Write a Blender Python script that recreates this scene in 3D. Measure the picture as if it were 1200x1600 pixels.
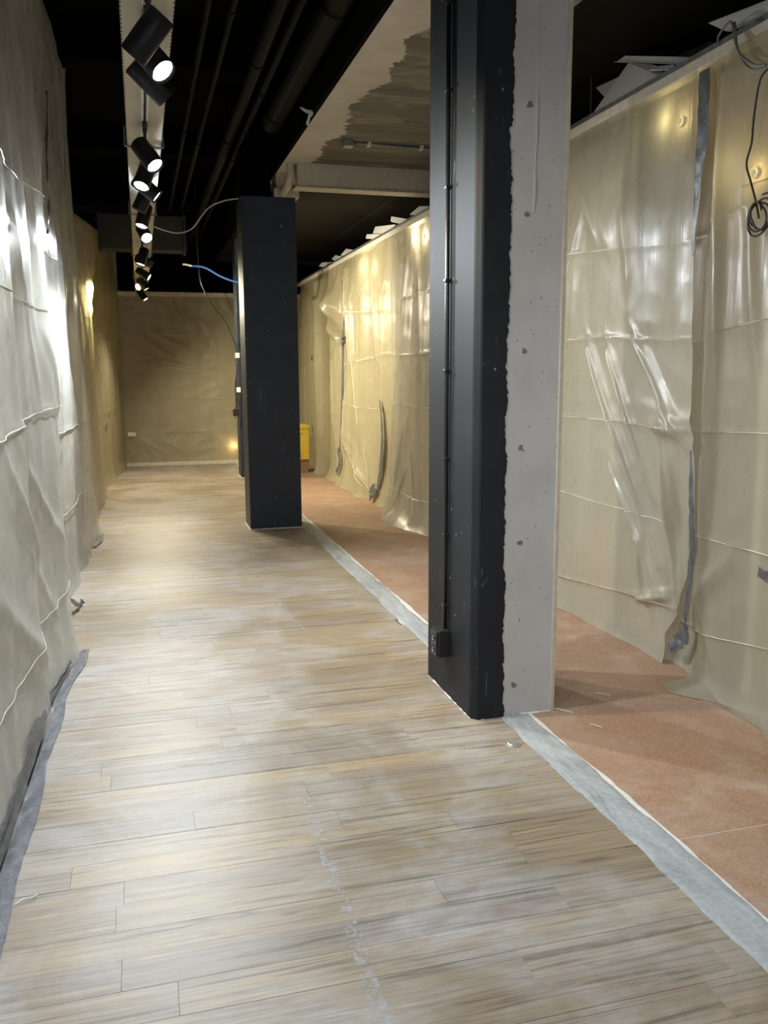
import bpy, bmesh, math, random
import numpy as np
from mathutils import Matrix, Vector

for o in list(bpy.data.objects):
    bpy.data.objects.remove(o)
scene = bpy.context.scene
COL = scene.collection

# ------------------------------------------------------------------ camera
F_PX, CAM_H = 1350.0, 1.55
dn = Vector((40, 8284, F_PX)).normalized()            # world down, seen in (right, down, forward)
yv = Vector((-382, -220, F_PX)); yv = (yv - yv.dot(dn) * dn).normalized()
xv = dn.cross(yv)
rows = (xv, yv, -dn)                                   # world axes in camera coordinates
right = Vector([r[0] for r in rows]); up = -Vector([r[1] for r in rows]); back = -Vector([r[2] for r in rows])
cam_d = bpy.data.cameras.new('camera')
cam_d.sensor_fit = 'VERTICAL'; cam_d.sensor_height = 32.0
cam_d.lens = F_PX / 1600 * 32.0
cam_d.clip_start = 0.05
cam = bpy.data.objects.new('camera', cam_d); COL.objects.link(cam)
cam.matrix_world = Matrix(((right.x, up.x, back.x, 0), (right.y, up.y, back.y, 0), (right.z, up.z, back.z, CAM_H), (0, 0, 0, 1)))
scene.camera = cam

# ------------------------------------------------------------------ world and exposure
world = bpy.data.worlds.new('world'); scene.world = world
world.use_nodes = True
wb = world.node_tree.nodes['Background']
wb.inputs[0].default_value = (0.80, 0.88, 1.0, 1); wb.inputs[1].default_value = 0.75   # daylight through the shop front behind the camera
vs = scene.view_settings
vs.view_transform = 'Standard'; vs.look = 'None'; vs.gamma = 1; vs.use_curve_mapping = False
vs.exposure = 0.55

SPOT_W = 120.0
COOL = (0.89, 0.955, 1.0)
NEUT = (1.0, 0.96, 0.88)
WARM = (1.0, 0.90, 0.66)
YELL = (1.0, 0.93, 0.38)

# ------------------------------------------------------------------ helpers
rng = np.random.default_rng(7)
random.seed(7)
NT = rng.random((256, 256))

def vnoise(x, y, seed=0):
    x = np.asarray(x, float) + seed * 17.3; y = np.asarray(y, float) + seed * 9.1
    xi = np.floor(x).astype(int); yi = np.floor(y).astype(int)
    fx = x - xi; fy = y - yi
    fx = fx * fx * (3 - 2 * fx); fy = fy * fy * (3 - 2 * fy)
    g = lambda a, b: NT[a % 256, b % 256]
    return ((g(xi, yi) * (1 - fx) + g(xi + 1, yi) * fx) * (1 - fy) + (g(xi, yi + 1) * (1 - fx) + g(xi + 1, yi + 1) * fx) * fy) * 2 - 1

def mesh_obj(name, verts, faces, mat=None, parent=None, smooth=False):
    me = bpy.data.meshes.new(name)
    me.from_pydata([tuple(map(float, v)) for v in verts], [], [tuple(map(int, f)) for f in faces])
    me.update()
    if smooth:
        me.polygons.foreach_set('use_smooth', [True] * len(me.polygons))
    if mat: me.materials.append(mat)
    o = bpy.data.objects.new(name, me); COL.objects.link(o)
    if parent: o.parent = parent
    return o

def bm_obj(name, bm, mat=None, parent=None, smooth=False):
    bmesh.ops.recalc_face_normals(bm, faces=bm.faces[:])
    me = bpy.data.meshes.new(name); bm.to_mesh(me); bm.free()
    if smooth:
        me.polygons.foreach_set('use_smooth', [True] * len(me.polygons))
    if mat: me.materials.append(mat)
    o = bpy.data.objects.new(name, me); COL.objects.link(o)
    if parent: o.parent = parent
    return o

def add_box(bm, x0, x1, y0, y1, z0, z1, bev=0.0):
    r = bmesh.ops.create_cube(bm, size=1.0)
    for v in r['verts']:
        v.co.x = x0 if v.co.x < 0 else x1
        v.co.y = y0 if v.co.y < 0 else y1
        v.co.z = z0 if v.co.z < 0 else z1
    if bev > 0:
        es = list({e for v in r['verts'] for e in v.link_edges})
        bmesh.ops.bevel(bm, geom=es, offset=bev, segments=2, profile=0.6, affect='EDGES')

def box(name, x0, x1, y0, y1, z0, z1, mat, parent=None, bev=0.0):
    bm = bmesh.new(); add_box(bm, x0, x1, y0, y1, z0, z1, bev)
    return bm_obj(name, bm, mat, parent)

def empty(name, loc):
    o = bpy.data.objects.new(name, None); o.location = loc; COL.objects.link(o)
    o.empty_display_size = 0.1
    return o

def keep(child, root):
    """parent a mesh that is modelled in world coordinates to a root standing at its own place"""
    child.parent = root
    child.matrix_parent_inverse = Matrix.Translation(root.location).inverted()
    return child

def tag(o, label, cat, group=None):
    o['label'] = label; o['category'] = cat
    if group: o['group'] = group
    return o

def struct(o):
    o['kind'] = 'structure'; return o

def smooth_path(pts, n=8):
    P = [Vector(p) for p in pts]; out = []
    for i in range(len(P) - 1):
        a = P[max(i - 1, 0)]; b = P[i]; c = P[i + 1]; d = P[min(i + 2, len(P) - 1)]
        for k in range(n):
            t = k / n
            out.append(0.5 * ((2 * b) + (c - a) * t + (2 * a - 5 * b + 4 * c - d) * t * t + (3 * b - a - 3 * c + d) * t ** 3))
    out.append(P[-1]); return out

def add_tube(bm, path, r, seg=8):
    path = [Vector(p) for p in path]; rings = []
    prev = None
    for i, p in enumerate(path):
        t = (path[min(i + 1, len(path) - 1)] - path[max(i - 1, 0)]).normalized()
        if prev is None:
            a = t.orthogonal().normalized()
        else:
            a = (prev - prev.dot(t) * t)
            a = a.normalized() if a.length > 1e-6 else t.orthogonal().normalized()
        prev = a; b = t.cross(a)
        rings.append([bm.verts.new(p + r * (math.cos(2 * math.pi * k / seg) * a + math.sin(2 * math.pi * k / seg) * b)) for k in range(seg)])
    for A, B in zip(rings, rings[1:]):
        for k in range(seg):
            bm.faces.new((A[k], A[(k + 1) % seg], B[(k + 1) % seg], B[k]))
    bm.faces.new(rings[0][::-1]); bm.faces.new(rings[-1])

def tube(name, pts, r, mat, parent=None, n=8, seg=8, smooth=True):
    bm = bmesh.new(); add_tube(bm, smooth_path(pts, n) if n > 1 else pts, r, seg)
    return bm_obj(name, bm, mat, parent, smooth)

def add_lathe(bm, prof, seg=32):
    rings = []
    for r, z in prof:
        if r < 1e-6: rings.append([bm.verts.new((0, 0, z))])
        else: rings.append([bm.verts.new((r * math.cos(2 * math.pi * k / seg), r * math.sin(2 * math.pi * k / seg), z)) for k in range(seg)])
    for A, B in zip(rings, rings[1:]):
        for k in range(seg):
            k2 = (k + 1) % seg
            if len(A) == 1 and len(B) == 1: continue
            if len(A) == 1: bm.faces.new((A[0], B[k2], B[k]))
            elif len(B) == 1: bm.faces.new((A[k], A[k2], B[0]))
            else: bm.faces.new((A[k], A[k2], B[k2], B[k]))

# ------------------------------------------------------------------ materials
class N:
    """tiny node-graph writer"""
    def __init__(s, name):
        s.m = bpy.data.materials.new(name); s.m.use_nodes = True
        s.t = s.m.node_tree; s.t.nodes.clear()
        s.out = s.t.nodes.new('ShaderNodeOutputMaterial')
    def n(s, typ, ins=None, **kw):
        nd = s.t.nodes.new(typ)
        for k, v in kw.items(): setattr(nd, k, v)
        for k, v in (ins or {}).items():
            sock = nd.inputs[k]
            if isinstance(v, bpy.types.NodeSocket): s.t.links.new(v, sock)
            else:
                sock.default_value = (*v, 1) if isinstance(v, tuple) and len(v) == 3 and sock.type == 'RGBA' else v
        return nd
    def coord(s, scale=(1, 1, 1), kind='world', rot=(0, 0, 0)):
        src = s.n('ShaderNodeNewGeometry').outputs['Position'] if kind == 'world' else s.n('ShaderNodeTexCoord').outputs['Object']
        return s.n('ShaderNodeMapping', {'Vector': src, 'Scale': scale, 'Rotation': rot}).outputs[0]
    def noise(s, vec, scale=5, detail=4, rough=.55, dist=0.0, color=False):
        nd = s.n('ShaderNodeTexNoise', {'Vector': vec, 'Scale': scale, 'Detail': detail, 'Roughness': rough, 'Distortion': dist})
        return nd.outputs['Color' if color else 'Fac']
    def ramp(s, fac, stops, interp='LINEAR'):
        nd = s.n('ShaderNodeValToRGB', {'Fac': fac}); r = nd.color_ramp; r.interpolation = interp
        while len(r.elements) > 1: r.elements.remove(r.elements[-1])
        for i, (p, c) in enumerate(stops):
            e = r.elements[0] if i == 0 else r.elements.new(p)
            e.position = p
            e.color = (*c, 1) if isinstance(c, tuple) else (c, c, c, 1)
        return nd.outputs[0]
    def mix(s, fac, a, b, blend='MIX'):
        nd = s.n('ShaderNodeMix', data_type='RGBA', blend_type=blend)
        for idx, v in ((0, fac), (6, a), (7, b)):
            if isinstance(v, bpy.types.NodeSocket): s.t.links.new(v, nd.inputs[idx])
            else: nd.inputs[idx].default_value = (*v, 1) if isinstance(v, tuple) else v
        return nd.outputs[2]
    def math(s, op, a, b=0.0, c=0.0, clamp=False):
        nd = s.n('ShaderNodeMath', operation=op, use_clamp=clamp)
        for i, v in enumerate((a, b, c)):
            if isinstance(v, bpy.types.NodeSocket): s.t.links.new(v, nd.inputs[i])
            else: nd.inputs[i].default_value = v
        return nd.outputs[0]
    def bump(s, h, strength=.3, dist=.01, normal=None):
        ins = {'Height': h, 'Strength': strength, 'Distance': dist}
        if normal: ins['Normal'] = normal
        return s.n('ShaderNodeBump', ins).outputs[0]
    def pbsdf(s, **ins):
        ren = {k.replace('_', ' '): v for k, v in ins.items()}
        return s.n('ShaderNodeBsdfPrincipled', ren)
    def done(s, sh):
        s.t.links.new(sh if isinstance(sh, bpy.types.NodeSocket) else sh.outputs[0], s.out.inputs[0]); return s.m

def simple(name, col, rough=.5, metal=0.0, var=0.12, nscale=20, bump=0.0, spec=0.5):
    g = N(name); v = g.coord()
    nz = g.noise(v, nscale, 4)
    c = g.mix(g.ramp(nz, [(.3, 0.0), (.7, 1.0)]), tuple(x * (1 - var) for x in col), tuple(min(1, x * (1 + var)) for x in col))
    ins = dict(Base_Color=c, Roughness=rough, Metallic=metal)
    p = g.pbsdf(**ins); p.inputs['Specular IOR Level'].default_value = spec
    if bump: g.t.links.new(g.bump(nz, bump, .004), p.inputs['Normal'])
    return g.done(p)

def mat_plastic(name, col, clear=.16, transl=.3, rough=.24, streak=1.0, spec=.5):
    g = N(name)
    # fine vertical stretch marks and small crinkles of polythene film
    n1 = g.noise(g.coord((55, 55, 1.6)), 1.0, 4, .6, .4)
    n4 = g.noise(g.coord((16, 16, .8)), 1.0, 3, .6, .6)
    rd = g.noise(g.coord((1, 1, .6)), 7.0, 3, .5, 1.0)
    n3 = g.noise(g.coord((1.2, 1.2, .5)), 2.0, 2)
    b1 = g.bump(n1, .22 * streak, .005)
    b4 = g.bump(n4, .16 * streak, .012, b1)
    b2 = g.bump(rd, .02, .006, b4)
    b3 = g.bump(n3, .10, .05, b2)
    tone = g.mix(g.ramp(n3, [(.3, 0.0), (.72, 1.0)]), tuple(c * .92 for c in col), tuple(min(1, c * 1.05) for c in col))
    rgh = g.ramp(g.noise(g.coord((3, 3, 1.5)), 2.5, 4, .6), [(.3, rough * .8), (.7, rough * 1.5)])
    p = g.pbsdf(Base_Color=tone, Roughness=rgh, Normal=b3); p.inputs['Specular IOR Level'].default_value = spec
    tr = g.n('ShaderNodeBsdfTranslucent', {'Color': tone, 'Normal': b3})
    m1 = g.n('ShaderNodeMixShader', {0: transl, 1: p.outputs[0], 2: tr.outputs[0]})
    tp = g.n('ShaderNodeBsdfTransparent', {'Color': tuple(.5 + .5 * c for c in col)})
    m2 = g.n('ShaderNodeMixShader', {0: clear, 1: m1.outputs[0], 2: tp.outputs[0]})
    return g.done(m2)

def mat_plank():
    g = N('vinyl_oak_plank')
    oi = g.n('ShaderNodeObjectInfo')
    rnd = oi.outputs['Random']
    tc = g.n('ShaderNodeTexCoord').outputs['Object']
    off = g.n('ShaderNodeCombineXYZ', {0: g.math('MULTIPLY', rnd, 37.0), 1: g.math('MULTIPLY', rnd, 91.0), 2: 0.0}).outputs[0]
    v0 = g.n('ShaderNodeVectorMath', {0: tc, 1: off}, operation='ADD').outputs[0]
    vg = g.n('ShaderNodeMapping', {'Vector': v0, 'Scale': (1.1, 22, 1)}).outputs[0]
    vb = g.n('ShaderNodeMapping', {'Vector': v0, 'Scale': (.8, 7, 1)}).outputs[0]
    grain = g.noise(vg, 1.6, 6, .62, .8)
    broad = g.noise(vb, 1.5, 3, .5, .4)
    vor = g.n('ShaderNodeTexVoronoi', {'Vector': g.n('ShaderNodeMapping', {'Vector': v0, 'Scale': (1.0, 3.4, 1)}).outputs[0], 'Scale': 1.7})
    knot = g.ramp(vor.outputs['Distance'], [(.02, 1.0), (.07, 0.0)])
    base = g.ramp(rnd, [(0, (.195, .145, .092)), (.2, (.245, .188, .115)), (.4, (.215, .172, .120)), (.6, (.275, .205, .115)), (.8, (.205, .166, .121)), (1, (.175, .139, .100))])
    c = g.mix(g.ramp(broad, [(.30, 0.0), (.70, 1.0)]), base, g.mix(.6, base, (.19, .175, .155)))
    fine = g.noise(g.n('ShaderNodeMapping', {'Vector': v0, 'Scale': (3.0, 110, 1)}).outputs[0], 1.0, 4, .6, .3)
    c = g.mix(g.math('MULTIPLY', g.ramp(fine, [(.35, 1.0), (.55, 0.0)]), .35), c, (.10, .078, .055))
    c = g.mix(g.math('MULTIPLY', g.ramp(grain, [(.30, 1.0), (.43, 0.0)]), .85), c, (.05, .038, .027))
    c = g.mix(g.math('MULTIPLY', g.ramp(grain, [(.55, 0.0), (.70, 1.0)]), .5), c, (.36, .29, .185))
    c = g.mix(g.math('MULTIPLY', knot, .75), c, (.10, .075, .05))
    # pale construction dust wiped about by feet
    w1 = g.noise(g.coord((1, 1, 1)), 1.5, 6, .62, .8)
    w2 = g.noise(g.coord((3.0, 8, 1)), 1.6, 5, .65, 1.0)
    w3 = g.noise(g.coord((1, 1, 1), rot=(0, 0, .5)), 11, 5, .7, 2.0)
    dust = g.math('MULTIPLY', g.ramp(w1, [(.42, 0.0), (.62, 1.0)]), g.ramp(w2, [(.3, .2), (.7, 1.0)]))
    dust = g.math('MAXIMUM', dust, g.math('MULTIPLY', g.ramp(w3, [(.60, 0.0), (.72, .8)]), g.ramp(w1, [(.38, 0.0), (.6, 1.0)])))
    c = g.mix(g.math('MULTIPLY', dust, .60), c, (.37, .38, .41))
    c = g.mix(g.math('MULTIPLY', g.ramp(grain, [(.33, 1.0), (.46, 0.0)]), .30), c, (.06, .047, .034))
    c = g.mix(g.math('MULTIPLY', g.ramp(fine, [(.38, 1.0), (.50, 0.0)]), .22), c, (.085, .066, .046))
    c = g.n('ShaderNodeVectorMath', {0: c, 1: (1.26, 1.22, 1.16)}, operation='MULTIPLY').outputs[0]
    rough = g.ramp(dust, [(0, .44), (1, .58)])
    p = g.pbsdf(Base_Color=c, Roughness=rough, Normal=g.bump(grain, .10, .002))
    p.inputs['Specular IOR Level'].default_value = .5
    return g.done(p)

def mat_fibre_floor():
    g = N('orange_fibre_board')
    v = g.coord()
    n1 = g.noise(g.coord((1, .5, 1), rot=(0, 0, .4)), 150, 4, .65); n2 = g.noise(v, 2.2, 6, .68, .9); n5 = g.noise(v, 22, 5, .7)
    c = g.ramp(n1, [(.3, (.26, .148, .090)), (.5, (.35, .215, .138)), (.7, (.46, .31, .215))])
    c = g.mix(g.math('MULTIPLY', g.ramp(n5, [(.35, 1.0), (.55, 0.0)]), .35), c, (.24, .135, .08))
    c = g.mix(g.math('MULTIPLY', g.ramp(n2, [(.46, 0.0), (.72, 1.0)]), .55), c, (.50, .395, .33))
    p = g.pbsdf(Base_Color=c, Roughness=.55, Normal=g.bump(n1, .12, .002))
    return g.done(p)

def mat_screed():
    g = N('grey_levelling_compound')
    n1 = g.noise(g.coord((3, .8, 1)), 3.0, 6, .65, 1.0)
    n2 = g.noise(g.coord(), 60, 3, .6)
    c = g.ramp(n1, [(.30, (.13, .14, .145)), (.42, (.28, .305, .32)), (.60, (.39, .42, .435)), (.78, (.52, .54, .545))])
    c = g.mix(.15, c, g.ramp(n2, [(.4, (.3, .3, .3)), (.6, (.7, .7, .7))]))
    return g.done(g.pbsdf(Base_Color=c, Roughness=.42, Normal=g.bump(n1, .4, .006)))

def mat_concrete_column():
    g = N('bare_concrete_column_face')
    v = g.coord(); n1 = g.noise(v, 3.0, 5, .6); n2 = g.noise(g.coord((1, 1, .5)), 9, 4)
    vor = g.n('ShaderNodeTexVoronoi', {'Vector': g.coord((1, 1, .8)), 'Scale': 34}).outputs['Distance']
    pick = g.noise(v, 13.0, 1)
    pit = g.math('MULTIPLY', g.ramp(vor, [(.07, 1.0), (.13, 0.0)]), g.ramp(pick, [(.47, 0.0), (.53, 1.0)]))
    c = g.ramp(n1, [(.25, (.41, .395, .385)), (.55, (.475, .46, .45)), (.8, (.53, .52, .51))])
    c = g.mix(g.math('MULTIPLY', g.ramp(n2, [(.5, 0.0), (.75, 1.0)]), .3), c, (.54, .53, .51))
    c = g.mix(g.math('MULTIPLY', pit, .85), c, (.09, .085, .08))
    h = g.math('SUBTRACT', g.math('MULTIPLY', n2, .3), pit)
    return g.done(g.pbsdf(Base_Color=c, Roughness=.75, Normal=g.bump(h, .35, .006)))

def mat_black_paint(name='black_painted_plaster', col=(.0105, .0115, .0145), chips=True, rough=.62, spec=.22):
    g = N(name); v = g.coord()
    n1 = g.noise(v, 4, 4); n2 = g.noise(g.coord((16, 16, 4)), 1.0, 6, .7, 1.5)
    c = g.mix(g.ramp(n1, [(.3, 0.0), (.7, 1.0)]), col, tuple(x * 1.5 for x in col))
    if chips:
        vor = g.n('ShaderNodeTexVoronoi', {'Vector': g.coord((1, 1, .6)), 'Scale': 16}).outputs['Distance']
        sp = g.math('MULTIPLY', g.ramp(vor, [(.045, 1.0), (.08, 0.0)]), g.ramp(g.noise(v, 5, 1), [(.54, 0.0), (.58, 1.0)]))
        scr = g.math('MULTIPLY', g.ramp(n2, [(.60, 0.0), (.68, 1.0)]), g.ramp(g.noise(v, 2.4, 2), [(.52, 0.0), (.66, 1.0)]))
        m = g.math('MAXIMUM', g.math('MULTIPLY', sp, .9), g.math('MULTIPLY', scr, .4))
        c = g.mix(m, c, (.36, .36, .36))
    p = g.pbsdf(Base_Color=c, Roughness=rough, Normal=g.bump(n1, .08, .004)); p.inputs['Specular IOR Level'].default_value = spec
    return g.done(p)

def mat_soffit():
    g = N('board_marked_concrete_soffit_with_torn_cream_paint')
    pos = g.n('ShaderNodeNewGeometry').outputs['Position']
    sep = g.n('ShaderNodeSeparateXYZ', {0: pos})
    X, Y = sep.outputs[0], sep.outputs[1]
    board = g.noise(g.coord((.6, 6.0, 1)), 1.4, 5, .6, .3)
    patch = g.noise(g.coord((1.0, 1.8, 1)), 2.4, 4, .6, .5)
    c = g.ramp(board, [(.28, (.090, .078, .055)), (.5, (.150, .130, .092)), (.72, (.235, .205, .15))])
    c = g.mix(g.math('MULTIPLY', g.ramp(patch, [(.55, 0.0), (.66, 1.0)]), .45), c, (.38, .35, .28))
    # torn edge of the cream paint runs along the beam, a hand's width to two from its edge
    j1 = g.noise(g.coord((2.0, 2.6, 1)), 1.0, 2)
    j2 = g.noise(g.coord((4, 22, 1)), 1.0, 4, .65)
    e = g.math('ADD', g.math('MULTIPLY', g.math('SUBTRACT', j1, .5), .30), g.math('MULTIPLY', g.math('SUBTRACT', j2, .5), .16))
    lim = g.math('ADD', 1.585, e)
    m = g.math('GREATER_THAN', lim, X)
    paint = g.ramp(g.noise(g.coord(), 6, 4), [(.3, (.46, .41, .33)), (.7, (.56, .505, .42))])
    c = g.mix(m, c, paint)
    h = g.math('ADD', g.math('MULTIPLY', m, .5), board)
    return g.done(g.pbsdf(Base_Color=c, Roughness=.8, Normal=g.bump(h, .4, .006)))

def mat_tape():
    g = N('silver_duct_tape')
    n1 = g.noise(g.coord(), 18, 5, .6, 1.5)
    c = g.ramp(n1, [(.3, (.07, .073, .083)), (.6, (.125, .131, .148)), (.85, (.20, .212, .24))])
    return g.done(g.pbsdf(Base_Color=c, Roughness=.38, Metallic=.15, Normal=g.bump(n1, .3, .006)))

def mat_trunk():
    g = N('cream_perforated_steel_trunking')
    pos = g.n('ShaderNodeNewGeometry').outputs['Position']
    sep = g.n('ShaderNodeSeparateXYZ', {0: pos})
    fy = g.math('FRACT', g.math('MULTIPLY', sep.outputs[1], 26.0))
    dash = g.math('LESS_THAN', fy, .45)
    dx = g.math('ABSOLUTE', g.math('SUBTRACT', sep.outputs[0], .085))
    edge = g.math('MULTIPLY', g.math('GREATER_THAN', dx, .0865), g.math('LESS_THAN', dx, .0925))
    hole = g.math('MULTIPLY', dash, edge)
    n1 = g.noise(g.coord((1, .5, 1)), 6, 5, .6)
    c = g.ramp(n1, [(.3, (.40, .365, .28)), (.6, (.52, .475, .37)), (.85, (.58, .54, .44))])
    c = g.mix(hole, c, (.01, .01, .01))
    return g.done(g.pbsdf(Base_Color=c, Roughness=.45))

def emit(name, col, st):
    g = N(name)
    return g.done(g.n('ShaderNodeEmission', {'Color': col, 'Strength': st}))

M = dict(
    plas_l=mat_plastic('milky_polythene_left', (.68, .675, .625), .14, .26, .27, 1.3, .28),
    plas_l2=mat_plastic('yellowed_polythene_left', (.54, .475, .31), .14, .26, .28, 1.0),
    plas_c=mat_plastic('grey_brown_polythene_left', (.50, .455, .38), .14, .26, .28, 1.0),
    plas_r=mat_plastic('milky_polythene_right', (.54, .51, .415), .30, .30, .27, .9),
    plas_r2=mat_plastic('yellowed_polythene_far', (.55, .50, .33), .28, .28, .26, 1.0),
    plas_end=mat_plastic('dusty_polythene_end', (.50, .455, .33), .28, .2, .3, .6),
    crease=mat_plastic('doubled_polythene_crease_glint', (.80, .78, .68), .05, .2, .2, .3),  # doubled film, with the bright glint of a fold in its pale colour
    plank=mat_plank(), fibre=mat_fibre_floor(), screed=mat_screed(), conc=mat_concrete_column(),
    black=mat_black_paint(), black_far=mat_black_paint('blue_black_painted_board', (.012, .0175, .031), True, .45, .45),
    ceil=mat_black_paint('black_painted_ceiling', (.0022, .0021, .002), False, .85, .04),
    pipe=mat_black_paint('black_painted_pipe', (.0032, .003, .0029), False, .6, .12),
    soffit=mat_soffit(), tape=mat_tape(), trunk=mat_trunk(),
    board=simple('cream_plasterboard', (.62, .55, .40), .8), stud=simple('white_painted_stud', (.74, .68, .55), .6),
    rail=simple('cream_timber_batten', (.62, .57, .46), .55, bump=.2),
    profile=simple('galvanised_steel_profile', (.24, .245, .25), .4, .7, .3),
    tile=simple('white_mineral_ceiling_tile', (.70, .70, .68), .85, 0, .06, 60, .3),
    white=simple('white_painted_metal', (.72, .72, .70), .4),
    cream=simple('cream_painted_casing', (.50, .45, .35), .6),
    spot=simple('black_satin_aluminium', (.006, .006, .0068), .42, 0, spec=.3),
    plug=simple('black_plastic', (.015, .015, .017), .35),
    cable_w=simple('white_cable_sheath', (.62, .60, .56), .5), cable_b=simple('blue_cable_sheath', (.03, .10, .30), .5),
    cable_k=simple('black_cable_sheath', (.02, .018, .016), .5), cable_g=simple('grey_cable_sheath', (.20, .19, .17), .5),
    sub=simple('dark_subfloor', (.035, .03, .025), .9), filler=simple('white_filler', (.66, .65, .62), .8, 0, .1, 40, .4),
    yellow=simple('yellow_plastic', (.60, .42, .04), .4), card=simple('brown_cardboard', (.22, .13, .06), .8),
    chrome=simple('bright_reflector', (.75, .77, .8), .25, .6), paper=simple('white_paper_label', (.75, .73, .66), .7),
    smudge=simple('grey_anchor_mark', (.16, .16, .165), .8, 0, .4, 120), steel=simple('dull_steel_disc', (.35, .33, .29), .4, .5, .3, 60),
    residue=None,
)
def mat_residue():
    g = N('pale_adhesive_residue')
    n1 = g.noise(g.coord((1.4, 1, 1)), 26, 5, .7, .8)
    fac = g.ramp(n1, [(.47, 0.0), (.60, .62)])
    p = g.pbsdf(Base_Color=(.48, .485, .50, 1), Roughness=.6)
    tp = g.n('ShaderNodeBsdfTransparent')
    return g.done(g.n('ShaderNodeMixShader', {0: fac, 1: tp.outputs[0], 2: p.outputs[0]}))
M['residue'] = mat_residue()

# ================================================================== THE SETTING
YF = 15.0        # far end wall
X_L, X_R = -0.50, 2.66
CEIL = 4.12
SOFF = 3.40
Y0 = -2.2        # open shop front behind the camera

floor = struct(box('floor', -0.95, 1.515, Y0, YF + .15, -0.06, -0.006, M['sub']))
# planks run across the passage; rows receding to the end wall
PW = 0.125
row_y = np.arange(0.20, YF - .02, PW)
mesh_cache = {}
def plank_mesh(L):
    key = round(L, 3)
    if key in mesh_cache: return mesh_cache[key]
    bm = bmesh.new(); add_box(bm, -L / 2 + .0002, L / 2 - .0002, -PW / 2 + .0003, PW / 2 - .0003, -0.008, 0)
    top = [e for e in bm.edges if all(abs(v.co.z) < 1e-6 for v in e.verts)]
    bmesh.ops.bevel(bm, geom=top, offset=.0005, segments=1, affect='EDGES')
    bmesh.ops.recalc_face_normals(bm, faces=bm.faces[:])
    me = bpy.data.meshes.new('plank'); bm.to_mesh(me); bm.free(); me.materials.append(M['plank'])
    mesh_cache[key] = me; return me
FULL = 1.26
rest_planks = []
for i, y in enumerate(row_y):
    end = 1.505 + random.choice([-.006, 0, .004, .008])
    x = -0.90 - round(random.uniform(0, 1.2), 2)
    gap = .0025 if i % 5 == 3 else 0
    while x < end - .02:
        x1 = min(x + FULL, end)
        x0 = max(x, -0.90)
        if x1 - x0 > .06:
            L = round(x1 - x0, 3)
            if y < 1.2 or y > 13.9:          # rows too far or too near for this view: one joined part
                rest_planks.append((x0, x1, y)); x = x1 if x1 >= end else x + FULL; continue
            o = bpy.data.objects.new('plank', plank_mesh(L)); COL.objects.link(o)
            o.location = (x1 - L / 2, y + PW / 2 - gap * .5, random.uniform(-.0006, .0004))
            o.rotation_euler = (random.uniform(-.002, .002), 0, random.uniform(-.0008, .0008) - (gap * .5))
            o.parent = floor
        x = x1 if x1 >= end else x + FULL

bm = bmesh.new()
for x0, x1, y in rest_planks: add_box(bm, x0 + .0005, x1 - .0005, y + .0006, y + PW - .0006, -.008, 0)
o = bm_obj('planks', bm, M['plank'], floor); o['kind'] = 'stuff'

floor_r = struct(box('floor_right', 1.63, 4.6, Y0, YF + .15, -0.06, -0.0006, M['filler']))
breaks = [Y0 + .02, 0.0, 2.315, 4.76, 7.2, 9.65, 12.1, YF + .1]
for a, b in zip(breaks, breaks[1:]):
    # left edge of each sheet follows the screed strip unevenly
    n = 40; ys = np.linspace(a + .003, b - .003, n)
    xl = 1.655 + .012 * vnoise(ys * 3, ys * 0, 3) + .006 * vnoise(ys * 14, ys * 0, 4)
    vs_ = []; fs = []
    for k in range(n):
        vs_ += [(xl[k], ys[k], -.010), (xl[k], ys[k], .001), (3.2, ys[k], .001), (3.2, ys[k], -.010)]
    for k in range(n - 1):
        q = 4 * k
        for j in range(3): fs.append((q + j, q + j + 1, q + 5 + j, q + 4 + j))
    fs += [(0, 1, 2, 3)[::-1], tuple(4 * (n - 1) + j for j in range(4))]
    o = mesh_obj('floor_board', vs_, fs, M['fibre'], floor_r)

# grey levelling compound between the planks and the fibre floor
n = 520; ys = np.linspace(Y0 + .02, YF + .1, n)
xa = 1.488 + .010 * vnoise(ys * 4, ys * 0, 5) + .006 * vnoise(ys * 17, ys * 0, 6)
xb = 1.657 + .014 * vnoise(ys * 3, ys * 0, 7) + .007 * vnoise(ys * 15, ys * 0, 8)
cols = 9; V = []; Fc = []
for k in range(n):
    for c in range(cols):
        t = c / (cols - 1)
        x = xa[k] * (1 - t) + xb[k] * t
        z = .0025 + .0035 * math.sin(math.pi * t) * (.5 + .5 * float(vnoise(ys[k] * 2, c * .7, 9))) + .0012 * float(vnoise(ys[k] * 20, c, 10))
        if c in (0, cols - 1): z = -.009
        V.append((x, ys[k], z))
for k in range(n - 1):
    for c in range(cols - 1):
        a = k * cols + c; Fc.append((a, a + 1, a + cols + 1, a + cols))
struct(mesh_obj('trim_1', V, Fc, M['screed'], smooth=True))
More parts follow.
